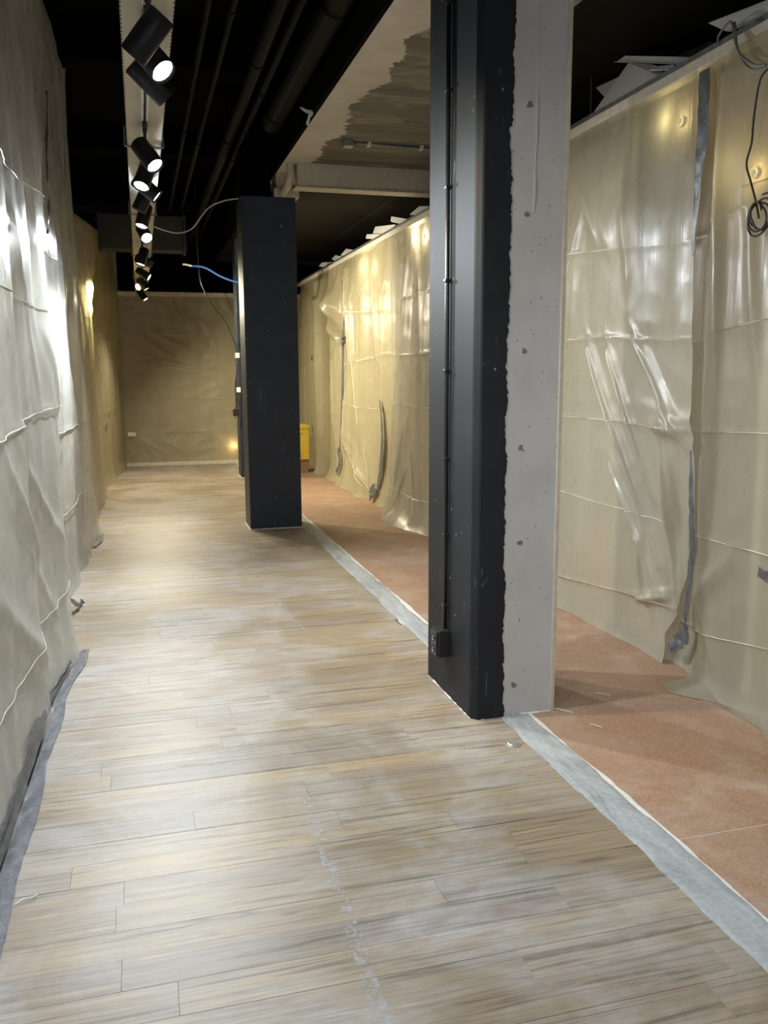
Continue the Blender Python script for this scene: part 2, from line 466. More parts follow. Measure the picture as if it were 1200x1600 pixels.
# walls behind the film
wl = struct(box('wall_left', -1.0, -0.92, Y0, YF + .2, 0, 3.0, M['board']))
for y in np.arange(1.0, YF, 1.25):
    box('stud', -0.92, -0.87, y - .025, y + .025, 0, 3.0, M['stud'], wl)
struct(box('wall_left_upper', -1.05, -0.95, Y0, YF + .2, 3.0, CEIL, M['ceil']))
wr = struct(box('wall_right', 2.79, 2.86, Y0, YF + .2, 0, 3.0, M['sub']))
tones = [simple('board_tone_%d' % k, c_, .8) for k, c_ in enumerate(((.52, .44, .30), (.44, .39, .31), (.60, .47, .28), (.40, .35, .28), (.55, .42, .26)))]
yb = Y0
while yb < YF:
    w_ = random.choice([.6, .9, 1.2]); zb = 0
    while zb < 2.95:
        h_ = min(random.choice([.6, 1.2, 1.5, 2.4]), 3.0 - zb)
        box('board', 2.778, 2.79, yb + .003, min(yb + w_, YF + .05) - .003, zb + .003, zb + h_ - .003, random.choice(tones), wr); zb += h_
    yb += w_
for y in (2.1, 3.35, 4.6, 5.85, 7.1, 8.62, 9.9, 11.1, 12.4, 13.6):
    box('stud', 2.735, 2.78, y - .03, y + .03, 0, 3.0, M['stud'], wr)
wb_ = struct(box('wall_back', -0.95, 4.6, YF + .06, YF + .2, 0, 2.80, M['board']))
for x in (-.2, 1.2, 2.45):
    box('stud', x - .035, x + .035, YF + .03, YF + .06, 0, 2.80, M['stud'], wb_)
struct(box('wall_back_upper', -1.0, 4.6, YF + .5, YF + .6, 2.4, CEIL + .1, M['ceil']))
struct(box('wall_right_upper', 4.6, 4.7, Y0, YF + .6, 3.0, CEIL, M['ceil']))

# top battens that carry the film
struct(box('trim_4', 2.655, 2.735, Y0, YF, 2.975, 3.028, M['rail'], bev=.004))
pr_ = struct(box('trim_5', 2.70, 2.80, Y0, YF, 3.028, 3.032, M['profile']))
box('flange', 2.70, 2.703, Y0, YF, 3.032, 3.078, M['profile'], pr_)
box('flange', 2.797, 2.80, Y0, YF, 3.032, 3.078, M['profile'], pr_)
struct(box('trim_6', -0.45, 2.7, YF - .075, YF - .012, 2.78, 2.845, M['rail'], bev=.004))
struct(box('trim_7', -0.42, 2.7, YF - .09, YF - .012, 0.0, 0.055, M['rail'], bev=.004))

# suspended ceiling of the room beyond the partition, seen only by what lies on it
struct(box('ceiling_right', 2.80, 4.6, Y0, YF + .2, 3.0, 3.03, M['profile']))

# black upper ceiling over the passage, concrete soffit at the column line
struct(box('ceiling', -1.05, 1.33, Y0, YF + .6, CEIL, CEIL + .12, M['ceil']))
struct(box('ceiling_soffit', 1.33, 2.25, Y0, 6.0, SOFF, SOFF + .5, M['soffit']))
struct(box('ceiling_soffit_middle', 1.33, 2.76, 6.0, 9.0, SOFF, SOFF + .5, M['soffit']))
shaded_soffit = mat_black_paint('soffit_with_shade_in_colour', (.010, .008, .0055), False, .85, .1)  # soffit lying in shade; the darkness is put into its colour
struct(box('ceiling_soffit_far', 1.33, 2.76, 9.0, YF + .6, SOFF + .02, SOFF + .5, shaded_soffit))
struct(box('ceiling_soffit_near', 2.25, 2.76, Y0, 6.0, SOFF + .004, SOFF + .5, shaded_soffit))
struct(box('ceiling_soffit_right', 2.76, 4.7, Y0, YF + .6, SOFF + .004, SOFF + .5, shaded_soffit))
struct(box('trim_8', 1.30, 1.33, Y0, YF + .6, SOFF + .004, CEIL, M['ceil']))
for y in (4.6, 7.3, 10.1, 13.0):
    struct(box('ceiling_beam', -1.0, 1.30, y, y + .28, CEIL - .24, CEIL, M['ceil'], bev=.005))

# ================================================================== COLUMNS
def ragged(z):
    return 1.506 + .0075 * vnoise(z * 3.1, 0.2, 21) + .006 * vnoise(z * 11, 0.6, 22) + .005 * vnoise(z * 37, 0.9, 23) + .004 * vnoise(z * 95, 0.4, 28)
c1 = empty('column', (1.56, 3.75, 0))
tag(c1, 'thick column, black paint on its corner and bare grey concrete on the rest', 'column')
V = []; Fc = []
foot = [(1.362, 4.05), (1.362, 3.475), (1.381, 3.440), (1.762, 3.444)]; fp_ = []
for a_, b_ in zip(foot, foot[1:]):
    m_ = max(2, int(math.dist(a_, b_) / .012))
    fp_ += [(a_[0] + (b_[0] - a_[0]) * k / m_, a_[1] + (b_[1] - a_[1]) * k / m_, a_[1] - b_[1], b_[0] - a_[0]) for k in range(m_)]
for k, (x_, y_, dx_, dy_) in enumerate(fp_):
    l_ = math.hypot(dx_, dy_); nx, ny = -abs(dx_) / l_, -abs(dy_) / l_
    w_ = max(.001, .007 * (.2 + float(vnoise(k * .5, .3, 95))))
    V += [(x_ - nx * .004, y_ - ny * .004, .002 + w_ * .6), (x_ + nx * w_ * .5, y_ + ny * w_ * .5, .001 + w_ * .5), (x_ + nx * w_, y_ + ny * w_, .0008)]
for k in range(len(fp_) - 1):
    for q_ in (0, 1): Fc.append((3 * k + q_, 3 * k + q_ + 1, 3 * k + q_ + 4, 3 * k + q_ + 3))
keep(mesh_obj('plaster_crumbs', V, Fc, M['filler'], smooth=True), c1)
core = keep(box('concrete_core', 1.375, 1.762, 3.446, 4.05, -.004, SOFF + .01, M['conc'], bev=.006), c1)
L = 900; V = []; Fc = []
for k in range(L):
    z = SOFF * k / (L - 1); r = float(ragged(z))
    V += [(1.362, 4.056, z), (1.362, 3.475, z), (1.366, 3.463, z), (1.381, 3.440, z), (1.389, 3.436, z), (r, 3.436, z), (r + .001, 3.4465, z)]
for k in range(L - 1):
    for j in range(6):
        a = 7 * k + j; Fc.append((a, a + 1, a + 8, a + 7))
keep(mesh_obj('black_plaster', V, Fc, M['black']), c1)
V = []; Fc = []
for k in range(L):
    z = SOFF * k / (L - 1); r = float(ragged(z)); w = max(.0012, .008 * (float(vnoise(z * 14, 0.1, 24)) + .35))
    V += [(r - .0005, 3.4352, z), (r + w * .5, 3.438, z), (r + w, 3.4455, z)]
for k in range(L - 1):
    for j in range(2):
        a = 3 * k + j; Fc.append((a, a + 1, a + 4, a + 3))
o = keep(mesh_obj('torn_paint_edge', V, Fc, M['filler'], smooth=True), c1)
o['label'] = 'white torn edge of the black paint'
V = []; Fc = []
# corner bead along the right edge
keep(box('corner_bead', 1.748, 1.768, 3.440, 3.47, 0, SOFF, M['cream'], bev=.004), c1)
# vertical ridge of filler on the concrete
V = []; Fc = []
zs = np.linspace(2.2, 3.0, 120)
for z in zs:
    h = max(0.0, .5 + float(vnoise(z * 9, .4, 25))) * .009
    xc = 1.617 + .006 * float(vnoise(z * 2.2, .5, 26)) + (3.0 - z) * -.004; w = .007 + .004 * float(vnoise(z * 6, .2, 27))
    V += [(xc - w, 3.447, z), (xc - w * .3, 3.4455 - h, z), (xc + w * .4, 3.4455 - h * .8, z), (xc + w, 3.447, z)]
for k in range(len(zs) - 1):
    for j in range(3):
        a = 4 * k + j; Fc.append((a, a + 1, a + 5, a + 4))
keep(mesh_obj('filler_ridge', V, Fc, M['conc'], smooth=True), c1)
for z in (.145, .80, 1.22, 1.63, 2.19, 2.62):
    bm = bmesh.new(); cx = 1.575 + random.uniform(-.012, .015); pts = []
    for k in range(11):
        a = 2 * math.pi * k / 11; r = .012 + random.uniform(-.005, .005)
        pts.append(bm.verts.new((cx + r * math.cos(a), 3.4448, z + 1.15 * r * math.sin(a))))
    bm.faces.new(pts)
    r = bmesh.ops.extrude_face_region(bm, geom=bm.faces[:])
    for v in [g for g in r['geom'] if isinstance(g, bmesh.types.BMVert)]: v.co.y += .003
    keep(bm_obj('anchor_mark', bm, M['smudge']), c1)

c2 = empty('column', (1.25, 8.7, 0))
tag(c2, 'blue-black boxed column standing free on the oak planks, with pale neck above', 'column')
keep(box('cladding', 0.99, 1.505, 8.49, 8.90, 0, 3.18, M['black_far'], bev=.005), c2)
keep(box('concrete_neck', 1.335, 1.50, 8.56, 8.86, 3.17, SOFF + .03, M['cream']), c2)
keep(box('cap_plate', 1.30, 1.54, 8.47, 8.92, 3.18, 3.255, M['cream'], bev=.003), c2)
keep(box('base_rim', .980, 1.512, 8.482, 8.908, -.004, .008, M['filler'], bev=.002), c2)
bm = bmesh.new(); add_tube(bm, [(1.36, 8.495, 2.93), (1.36, 8.47, 2.93), (1.36, 8.462, 2.90)], .008); keep(bm_obj('hook', bm, M['profile'], None, True), c2)
keep(box('upper_casing', 0.99, 1.28, 8.55, 8.86, 3.18, CEIL, M['ceil']), c2)
c3 = empty('column', (1.58, 13.0, 0))
tag(c3, 'black column farthest down the passage, close to the end sheet', 'column')
keep(box('cladding', 1.385, 1.80, 12.82, 13.2, 0, SOFF + .03, M['black_far'], bev=.005), c3)
keep(box('base_rim', 1.377, 1.808, 12.812, 13.208, -.004, .008, M['filler']), c3)

# conduit and socket on the near column
cd = empty('cable_conduit', (1.362, 3.765, 0.36))
tag(cd, 'slim black conduit clipped upright on the painted column face', 'conduit')
bm = bmesh.new(); add_tube(bm, [(1.349, 3.768, .335), (1.349, 3.768, 1.6), (1.349, 3.77, SOFF)], .010, 12)
keep(bm_obj('pipe', bm, M['plug'], None, True), cd)
for z in (.45, .79, 1.15, 1.55, 1.95, 2.35, 2.75, 3.1):
    bm = bmesh.new(); add_box(bm, 1.335, 1.363, 3.752, 3.784, z - .007, z + .007, .003); add_box(bm, 1.346, 1.363, 3.784, 3.797, z - .006, z + .006, .002)
    keep(bm_obj('clip', bm, M['plug']), cd)
so = empty('power_socket', (1.362, 3.765, .27))
tag(so, 'black surface-mounted socket box at the foot of the conduit', 'socket')
keep(box('back_box', 1.300, 1.363, 3.722, 3.812, .205, .335, M['plug'], bev=.006), so)
fp = keep(box('face_plate', 1.290, 1.302, 3.727, 3.807, .21, .33, M['plug'], bev=.004), so)
for zc in (.300, .243):
    bm = bmesh.new(); add_lathe(bm, [(.0, .002), (.014, .002), (.016, .005), (.019, .005), (.020, 0.0)], 20)
    o = bm_obj('outlet', bm, M['plug']); o.matrix_world = Matrix.Translation((1.291, 3.767, zc)) @ Matrix.Rotation(-math.pi / 2, 4, 'Y')
    o.parent = so; o.matrix_parent_inverse = Matrix.Translation(so.location).inverted()
    for dy in (-.007, .007):
        bm = bmesh.new(); add_lathe(bm, [(0, .0045), (.0028, .0045), (.0032, .002)], 8)
        q = bm_obj('contact', bm, M['chrome'], o); q.location = (0, dy, 0)

# ================================================================== PLASTIC SHEETS
def seg_d(S, Z, p, q):
    """distance to segment pq and position along it, in the sheet's own (along, height) plane"""
    px, pz = p; qx, qz = q; dx, dz = qx - px, qz - pz; L2 = dx * dx + dz * dz
    t = np.clip(((S - px) * dx + (Z - pz) * dz) / L2, 0, 1)
    sd = ((S - px) * dz - (Z - pz) * dx) / math.sqrt(L2)
    return np.hypot(S - (px + t * dx), Z - (pz + t * dz)), t, sd

class Sheet:
    def __init__(s, seed, drape=.02, drape_f=2.5, creases=(), folds=(), dents=(), flare=.06, flare_h=.10, crinkle=.004, extra=None):
        s.seed = seed; s.drape = drape; s.f = drape_f; s.creases = creases; s.folds = folds; s.dents = dents
        s.flare = flare; s.fh = flare_h; s.crinkle = crinkle; s.extra = extra
    def d(s, S, Z):
        S = np.asarray(S, float); Z = np.asarray(Z, float); k = s.seed
        w = S + .05 * vnoise(S * .8, Z * .5, k)
        a = vnoise(w * s.f, Z * .12, k + 1)
        D = s.drape * (np.sign(a) * np.abs(a) ** .8) + s.drape * .45 * vnoise(w * s.f * 2.7, Z * .22, k + 2)
        D += s.drape * .8 * vnoise(S * .7, Z * .35, k + 3)
        D += s.crinkle * .35 * vnoise(S * 9, Z * 3, k + 4) + s.crinkle * .5 * (1 - 2 * np.abs(vnoise(S * 6 + Z * 3, Z * 6 - S * 2, k + 5)))
        for c in s.creases:                       # packing creases: sharp low ridges
            z0, slope, amp = c[0], c[1], c[2]
            s0 = c[3] if len(c) > 3 else 0
            dz = Z - (z0 + slope * (S - s0) + .012 * vnoise(S * 2.2, S * 0 + z0, k + 6))
            m = .55 + .45 * vnoise(S * 1.9, S * 0 + z0 * 3, k + 7)
            D += amp * m * np.exp(-np.abs(dz) / .012) + amp * .22 * np.tanh(dz / .05) * np.exp(-(dz / .16) ** 2)
        for p, q, amp, wd in s.folds:             # tension folds between two points
            dd, t, sd = seg_d(S, Z, p, q)
            D += amp * np.exp(-(dd / wd) ** 1.6) * (np.sin(np.pi * np.clip(t * .86 + .1, 0, 1)) ** .6) + amp * .35 * np.exp(-((sd - wd * 2) / wd) ** 2) * np.exp(-(dd / (wd * 4)) ** 2)
        for c, amp, rs, rz in s.dents:
            D += amp * np.exp(-((S - c[0]) / rs) ** 2 - ((Z - c[1]) / rz) ** 2)
        D += s.flare * (.7 + .5 * vnoise(S * 2.4, S * 0, k + 8)) * np.exp(-Z / s.fh)
        if s.extra: D = D + s.extra(S, Z)
        return D

def film(name, sh, side, near, far, top, base, mat, res=.018, zres=.02, root=None, bottom=None):
    """near/far: along-position of the two side edges as a function of height; top(S): height of the top edge;
    base(u, S, Z): resting plane; side +1 hangs on the right partition, -1 on the left, 0 on the end wall"""
    Ltot = float(np.max(far(np.linspace(0, 4, 20))) - np.min(near(np.linspace(0, 4, 20))))
    nu = max(8, int(Ltot / res)); nv = int(4.0 / zres) if side == -1 else int(3.0 / zres)
    u = np.linspace(0, 1, nu)[None, :]; v = np.linspace(0, 1, nv)[:, None]
    zt0 = 3.9 if side == -1 else 2.98
    Zg = v * zt0 + 0 * u
    S = near(Zg) * (1 - u) + far(Zg) * u
    ZT = top(S); ZB = bottom(S) if bottom else .004 + 0 * S
    Z = ZB + v * (ZT - ZB)
    D = sh.d(S, Z)
    D = D * np.clip((ZT - Z) / .12, 0.12, 1)      # held flat at the batten
    B = base(u + 0 * S, S, Z)
    if side == 1: P = np.stack([B - D, S, Z], -1)
    elif side == -1: P = np.stack([B + D, S, Z], -1)
    else: P = np.stack([S, B - D, Z], -1)
    idx = np.arange(nu * nv).reshape(nv, nu)
    q = np.stack([idx[:-1, :-1], idx[:-1, 1:], idx[1:, 1:], idx[1:, :-1]], -1).reshape(-1, 4)
    me = bpy.data.meshes.new(name)
    me.vertices.add(nu * nv); me.vertices.foreach_set('co', P.reshape(-1).astype(np.float32))
    me.loops.add(q.size); me.loops.foreach_set('vertex_index', q.reshape(-1).astype(np.int32))
    me.polygons.add(len(q)); me.polygons.foreach_set('loop_start', np.arange(0, q.size, 4, dtype=np.int32))
    me.polygons.foreach_set('use_smooth', np.ones(len(q), bool))
    me.update(calc_edges=True); me.validate()
    me.materials.append(mat)
    o = bpy.data.objects.new(name, me); COL.objects.link(o)
    return o

def tab(zs, ys):
    zs = np.array(zs, float); ys = np.array(ys, float)
    return lambda z: np.interp(z, zs, ys)
const = lambda c: (lambda z: c + 0 * np.asarray(z, float))

def ribbon(name, pts, widths, parent, nrm, mat=None, sub=10, jag=.004, seed=1, thick=.002):
    """crumpled strip of tape along a path lying against a surface with normal nrm"""
    P = smooth_path(pts, sub); n_ = len(P); W = np.interp(np.linspace(0, 1, n_), np.linspace(0, 1, len(widths)), widths)
    nr = Vector(nrm).normalized(); V = []; Fc = []; c = 5
    for i, p in enumerate(P):
        t = (P[min(i + 1, n_ - 1)] - P[max(i - 1, 0)]).normalized(); b = t.cross(nr).normalized()
        for j in range(c):
            f = j / (c - 1) - .5
            edge = jag * float(vnoise(i * .6, j * 3, seed)) if j in (0, c - 1) else 0
            V.append(p + b * (f * W[i] + edge) + nr * (thick + jag * .8 * float(vnoise(i * .45, j * .8, seed + 1)) * (1 if 0 < j < c - 1 else .2)))
    for i in range(n_ - 1):
        for j in range(c - 1):
            a = i * c + j; Fc.append((a, a + 1, a + c + 1, a + c))
    o = mesh_obj(name, V, Fc, mat or M['tape'], parent, True)
    return o

def ridge(par, sh, side, base, pts, w, seed, off=.004, mat=None):
    """narrow doubled ridge of film following the sheet's own surface; pts in (along, height)"""
    n_ = len(pts); V = []; Fc = []
    S = np.array([p[0] for p in pts], float); Z = np.array([p[1] for p in pts], float)
    D = sh.d(S, Z); B = base(0 * S, S, Z)
    for i in range(n_):
        k0, k1 = max(i - 1, 0), min(i + 1, n_ - 1)
        ts, tz = S[k1] - S[k0], Z[k1] - Z[k0]; L_ = math.hypot(ts, tz) or 1; bs, bz = -tz / L_, ts / L_
        ww = w * max(.12, .55 + .75 * float(vnoise(i * .23, .5, seed))) * math.sin(math.pi * min(1, max(0, (i + .4) / n_))) ** .4
        for f, h in ((-1, 0), (0, 1), (1, 0)):
            a, z = S[i] + bs * ww * f, Z[i] + bz * ww * f; d_ = D[i] + off * h + .0012
            V.append((B[i] - d_, a, z) if side == 1 else (B[i] + d_, a, z) if side == -1 else (a, B[i] - d_, z))
    for i in range(n_ - 1):
        for q in (0, 1):
            a = 3 * i + q; Fc.append((a, a + 1, a + 4, a + 3))
    return mesh_obj('crease', V, Fc, mat or M['crease'], par, True)
def ridges(par, sh, side, base, lo, hi, w=.0045, minamp=.035):
    """one fine ridge along every packing crease and along the sharper tension folds"""
    for c in sh.creases:
        z0, sl = c[0], c[1]; s0 = c[3] if len(c) > 3 else 0
        a, b = float(lo(z0)) + .01, float(hi(z0)) - .01
        S = np.linspace(a, b, max(12, int((b - a) / .03)))
        Z = z0 + sl * (S - s0) + .012 * vnoise(S * 2.2, S * 0 + z0, sh.seed + 6)
        ridge(par, sh, side, base, list(zip(S, Z)), w, sh.seed + int(z0 * 10))
    for k, (p, q, amp, wd) in enumerate(sh.folds):
        if amp < minamp: continue
        t = np.linspace(.12, .95, 30)
        ridge(par, sh, side, base, [(p[0] + (q[0] - p[0]) * u + .006 * math.sin(u * 5 + k), p[1] + (q[1] - p[1]) * u) for u in t], w * 1.1, sh.seed + 50 + k)

# ---- left side, four overlapping lengths
shA = Sheet(31, .022, 3.2, creases=[(.30, .02, .006), (1.33, .05, .010, 4), (1.96, -.02, .006), (2.45, .02, .008, 5)],
            folds=[((3.3, 1.4), (4.6, .30), .030, .05), ((3.9, 1.32), (4.9, .62), .026, .045), ((2.9, .9), (4.3, .12), .03, .06), ((4.75, 1.75), (5.05, 1.3), .03, .05), ((4.2, 2.4), (4.6, 1.4), .02, .05)],
            flare=.03, flare_h=.12)
baseA = lambda u, S, Z: -0.545 + .06 * u + .05 * np.exp(-((S - 5.0) / .35) ** 2)
shA_far = tab([0, .4, .8, 1.35, 1.85, 2.1, 2.43, 3.04, 3.26, 4.1], [4.97, 5.08, 5.16, 5.13, 4.95, 4.93, 5.25, 5.75, 6.0, 6.2])
sA = film('plastic_sheet', shA, -1, const(0.35), shA_far, const(CEIL - .01), baseA, M['plas_l'], .02, .02)
tag(sA, 'widest milky plastic sheet on the left, taped along the plank floor by a grey strip', 'plastic sheet')
ridges(sA, shA, -1, lambda u, S, Z: baseA((S - .35) / 4.7, S, Z), const(1.2), shA_far, .0035, 1)
xA = lambda y, z: float(baseA(0, np.array(y), np.array(z)) + .06 * (y - .35) / 4.7 + shA.d(np.array(float(y)), np.array(float(z))))
ribbon('tape', [(xA(y, .01) + -.0 + .030 + .004 * math.sin(y * 3), y, .004) for y in np.linspace(1.3, 4.98, 16)], [.06, .06, .062, .06, .05, .045], sA, (0, 0, 1), seed=41, jag=.002)
ribbon('tape', [(xA(y, .07) + .012, y, z) for y, z in ((2.0, .05), (2.6, .06), (3.1, .07), (3.7, .09), (4.2, .05), (4.7, .03))], [.03, .06, .05, .07, .03, .02], sA, (1, 0, .4), seed=43, jag=.012)
ribbon('tape', [(xA(y, z) + .012, y, z) for y, z in ((5.86, 3.22), (5.80, 3.02), (5.6, 2.8), (5.4, 2.52), (5.25, 2.3))], [.03, .12, .06, .04, .02], sA, (1, 0, 0), seed=44, jag=.012)

shB = Sheet(52, .026, 3.0, creases=[(.62, .03, .007, 7), (1.15, .0, .010), (2.3, 0, .007)],
            folds=[((6.4, 2.6), (6.2, 1.0), .03, .05), ((6.9, 1.5), (7.3, .3), .03, .06), ((7.2, 3.4), (7.0, 2.2), .03, .06)], flare=.03)
baseB = lambda u, S, Z: -0.60 + .13 * u ** 1.5
sB = film('plastic_sheet', shB, -1, const(4.55), tab([0, .3, .98, 1.59, 2.47, 3.23, 3.7, 3.99, 4.1], [8.65, 8.38, 7.75, 7.7, 7.65, 7.5, 7.66, 8.1, 8.2]), const(CEIL - .02), baseB, M['plas_l'], .02, .02)
tag(sB, 'bright milky plastic sheet hanging just beyond the widest left sheet, up to the ceiling', 'plastic sheet')
ribbon('tape', [(-.47, 8.0, .006), (-.44, 8.3, .006), (-.43, 8.7, .006)], [.04, .07, .05], sB, (0, 0, 1), seed=45, jag=.006)
ribbon('tape', [(-.50, 5.75, .10), (-.475, 5.85, .05), (-.46, 5.95, .012), (-.44, 6.05, .006)], [.03, .06, .04, .05], sB, (1, 0, .5), seed=46, jag=.014)

ridges(sB, shB, -1, lambda u, S, Z: baseB(np.clip((S - 4.55) / 3.2, 0, 1), S, Z), const(5.3), const(7.5), .004, 1)
shC = Sheet(73, .026, 2.6, creases=[(1.1, 0, .010), (2.1, .03, .010, 9), (.5, 0, .01)], folds=[((9.4, 2.9), (9.9, 1.2), .03, .07), ((8.6, 2.8), (8.9, .6), .03, .06)], flare=.06)
sC = film('plastic_sheet', shC, -1, const(7.2), tab([0, .4, 1.06, 1.71, 2.5, 3.4, 4.0], [11.3, 10.6, 10.5, 10.5, 10.6, 11.8, 12.2]),
          lambda S: np.interp(S, [7.2, 8.1, 10.5, 12.2], [2.95, 3.0, 3.2, 3.42]), lambda u, S, Z: -0.63 + .14 * u ** 1.5, M['plas_c'], .025, .025)
tag(sC, 'brownish plastic sheet on the left, low-hung, third length from the shop front', 'plastic sheet')
shD = Sheet(94, .022, 2.2, creases=[(1.0, 0, .010), (2.0, 0, .010)], folds=[((12.6, 3.0), (13.0, 1.2), .03, .08), ((14.2, 2.6), (14.4, .4), .03, .07)], flare=.05)
sD = film('plastic_sheet', shD, -1, const(10.2), const(YF - .02), lambda S: np.interp(S, [10.2, 12, 15], [3.3, 3.42, 3.6]), lambda u, S, Z: -0.68 + .38 * u, M['plas_l2'], .025, .025)
tag(sD, 'yellowish plastic sheet on the left meeting the end sheet in the corner', 'plastic sheet')
for y, z in ((11.3, 1.95), (12.6, 1.9), (11.9, .98), (12.9, 1.15)):
    ribbon('tape', [(-.56 + .30 * (y - 10.2) / 4.8 + .03, y - .08, z), (-.56 + .30 * (y - 10.2) / 4.8 + .035, y + .08, z + .02)], [.06, .06], sD, (1, 0, 0), seed=int(y * 9), jag=.006)

# ---- end of the passage
shE = Sheet(115, .010, 1.6, creases=[(2.15, 0, .008), (1.62, 0, .009), (1.12, 0, .009), (.55, .01, .006)],
            folds=[((.05, 2.12), (.55, 1.78), .030, .045), ((.0, 1.95), (.45, 1.6), .024, .04), ((.3, 2.15), (.95, 1.85), .022, .05), ((.35, 1.75), (.85, 1.62), .03, .035),
                   ((.45, 1.58), (.95, 1.55), .03, .035), ((.1, 1.72), (.4, 1.58), .03, .03), ((-.1, .5), (.4, .15), .02, .04), ((.3, .45), (.7, .2), .02, .04), ((1.0, 2.0), (1.6, 1.6), .02, .06), ((1.2, .5), (1.6, .1), .02, .05)],
            flare=.02, crinkle=.012)
sE = film('plastic_sheet', shE, 0, const(-.34), const(2.72), const(2.81), lambda u, S, Z: YF - .012 + 0 * S, M['plas_end'], .02, .02)
tag(sE, 'dull wrinkled plastic sheet closing the far end of the passage between two battens', 'plastic sheet')
lab = box('tape_label', -.235, -.11, YF - .045, YF - .04, .50, .57, M['paper'], sE)
lab['label'] = 'white label stuck low on the sheet'

# ---- right side partition
ridges(sE, shE, 0, lambda u, S, Z: YF - .012 + 0 * S, const(-.25), const(1.8), .003)
def r1x(S, Z):
    return .05 * np.exp(-((S - 3.62) / .10) ** 2) * np.clip(Z / 1.2, 0, 1) + .03 * np.exp(-((S - 3.35) / .2) ** 2)
shR1 = Sheet(136, .020, 2.6, creases=[(1.74, -.12, .010, 3.4), (1.26, -.06, .011, 3.4), (2.25, -.1, .008, 3.4), (.74, 0, .008), (.27, -.12, .012, 3.5)],
             folds=[((3.60, 2.6), (3.50, 1.3), .030, .05), ((3.42, 2.5), (3.18, 1.2), .022, .05), ((3.62, .60), (3.40, .10), .03, .05), ((3.70, .30), (3.30, .75), .03, .06), ((3.2, 2.1), (3.1, .8), .02, .06), ((3.62, 1.1), (3.50, .4), .024, .04)],
             flare=.05, flare_h=.06, extra=r1x)
baseR1 = lambda u, S, Z: 2.650 + .055 * np.clip((S - 3.60) / .15, 0, 1)
sR1 = film('plastic_sheet', shR1, 1, const(0.4), const(3.97), const(2.98), baseR1, M['plas_r'], .012, .013)
tag(sR1, 'creamy plastic sheet on the right partition behind the hanging coil of wire', 'plastic sheet')
shR2 = Sheet(157, .016, 1.8, creases=[(2.22, .07, .010, 4.4), (1.72, .03, .013, 4.4), (1.25, .00, .013, 4.4), (.75, 0, .003), (.24, -.10, .014, 4.6)],
             folds=[((4.85, 1.68), (4.00, .50), .050, .024), ((4.62, 1.66), (4.10, .85), .042, .020), ((4.35, 1.70), (3.80, 1.15), .036, .024), ((4.55, 1.0), (3.95, .33), .044, .020), ((4.05, 1.24), (3.80, .32), .05, .024),
                    ((4.22, .60), (4.12, .28), .055, .026), ((4.22, .26), (3.88, .36), .035, .018), ((5.0, 2.75), (4.75, 2.3), .025, .05), ((4.15, 1.27), (3.85, 1.22), .05, .04), ((4.9, 2.6), (5.2, 2.0), .02, .05),
                    ((5.1, 2.5), (5.15, 1.9), .02, .04), ((4.5, 2.7), (4.4, 1.8), .016, .05)],
             dents=[((3.86, .75), -.03, .06, .35), ((4.6, 2.4), .03, .3, .3)], flare=.07, flare_h=.09)
baseR2 = lambda u, S, Z: 2.672 - .012 * np.exp(-((S - 3.9) / .15) ** 2)
sR2 = film('plastic_sheet', shR2, 1, tab([0, .15, .3, .7, 1.25, 1.3, 2.3, 2.8, 3.0], [3.86, 3.90, 3.80, 3.70, 3.76, 3.78, 3.84, 3.86, 3.88]), const(7.75), const(2.98), baseR2, M['plas_r'], .011, .012)
tag(sR2, 'creamy plastic sheet on the right, pulled into slanting folds beside the concrete column', 'plastic sheet')
ridges(sR1, shR1, 1, baseR1, const(2.2), const(3.62), .0032, 1)
ridges(sR2, shR2, 1, baseR2, const(3.88), const(6.2), .0035, 1)
xR = lambda sh, b, y, z: float(b - sh.d(np.array(float(y)), np.array(float(z))))
def wall_tape(par, sh, b, pts, w, seed, off=.014, jag=.006):
    return ribbon('tape', [(xR(sh, b, y, z) - off, y, z) for y, z in pts], w, par, (-1, 0, 0), seed=seed, jag=jag)
wall_tape(sR1, shR1, 2.655, [(3.80, 2.95), (3.79, 2.65), (3.815, 2.4), (3.825, 2.1)], [.085, .09, .05, .012], 61)
wall_tape(sR1, shR1, 2.655, [(3.73, 1.15), (3.70, .95), (3.665, .7), (3.67, .45), (3.69, .28)], [.012, .035, .05, .035, .025], 62)
wall_tape(sR1, shR1, 2.655, [(3.66, .29), (3.70, .20), (3.76, .14), (3.82, .10)], [.05, .09, .08, .05], 63, .03, .016)
wall_tape(sR1, shR1, 2.655, [(3.17, .66), (3.10, .645)], [.045, .045], 64)
# loose flap of film lying on the floor at the foot of that sheet
V = []; Fc = []; nu, nv = 40, 16
for j in range(nv):
    for i in range(nu):
        u = i / (nu - 1); v = j / (nv - 1); y = 3.62 - .75 * u
        depth = .10 + .13 * max(0.0, math.sin(u * 7.0 + .3)) * (1 - .4 * u)
        x = 2.63 - depth * v * (1 if u > .02 else .3)
        z = .003 + .050 * (1 - v) ** 2 * (.6 + .4 * math.sin(u * 9)) + .010 * (1 - v) * float(vnoise(u * 9, v * 3, 66)) + .004 * abs(math.sin(u * 13 + v))
        V.append((x, y, max(.003, z)))
for j in range(nv - 1):
    for i in range(nu - 1):
        a = j * nu + i; Fc.append((a, a + 1, a + nu + 1, a + nu))
mesh_obj('flap', V, Fc, M['plas_r'], sR1, True)

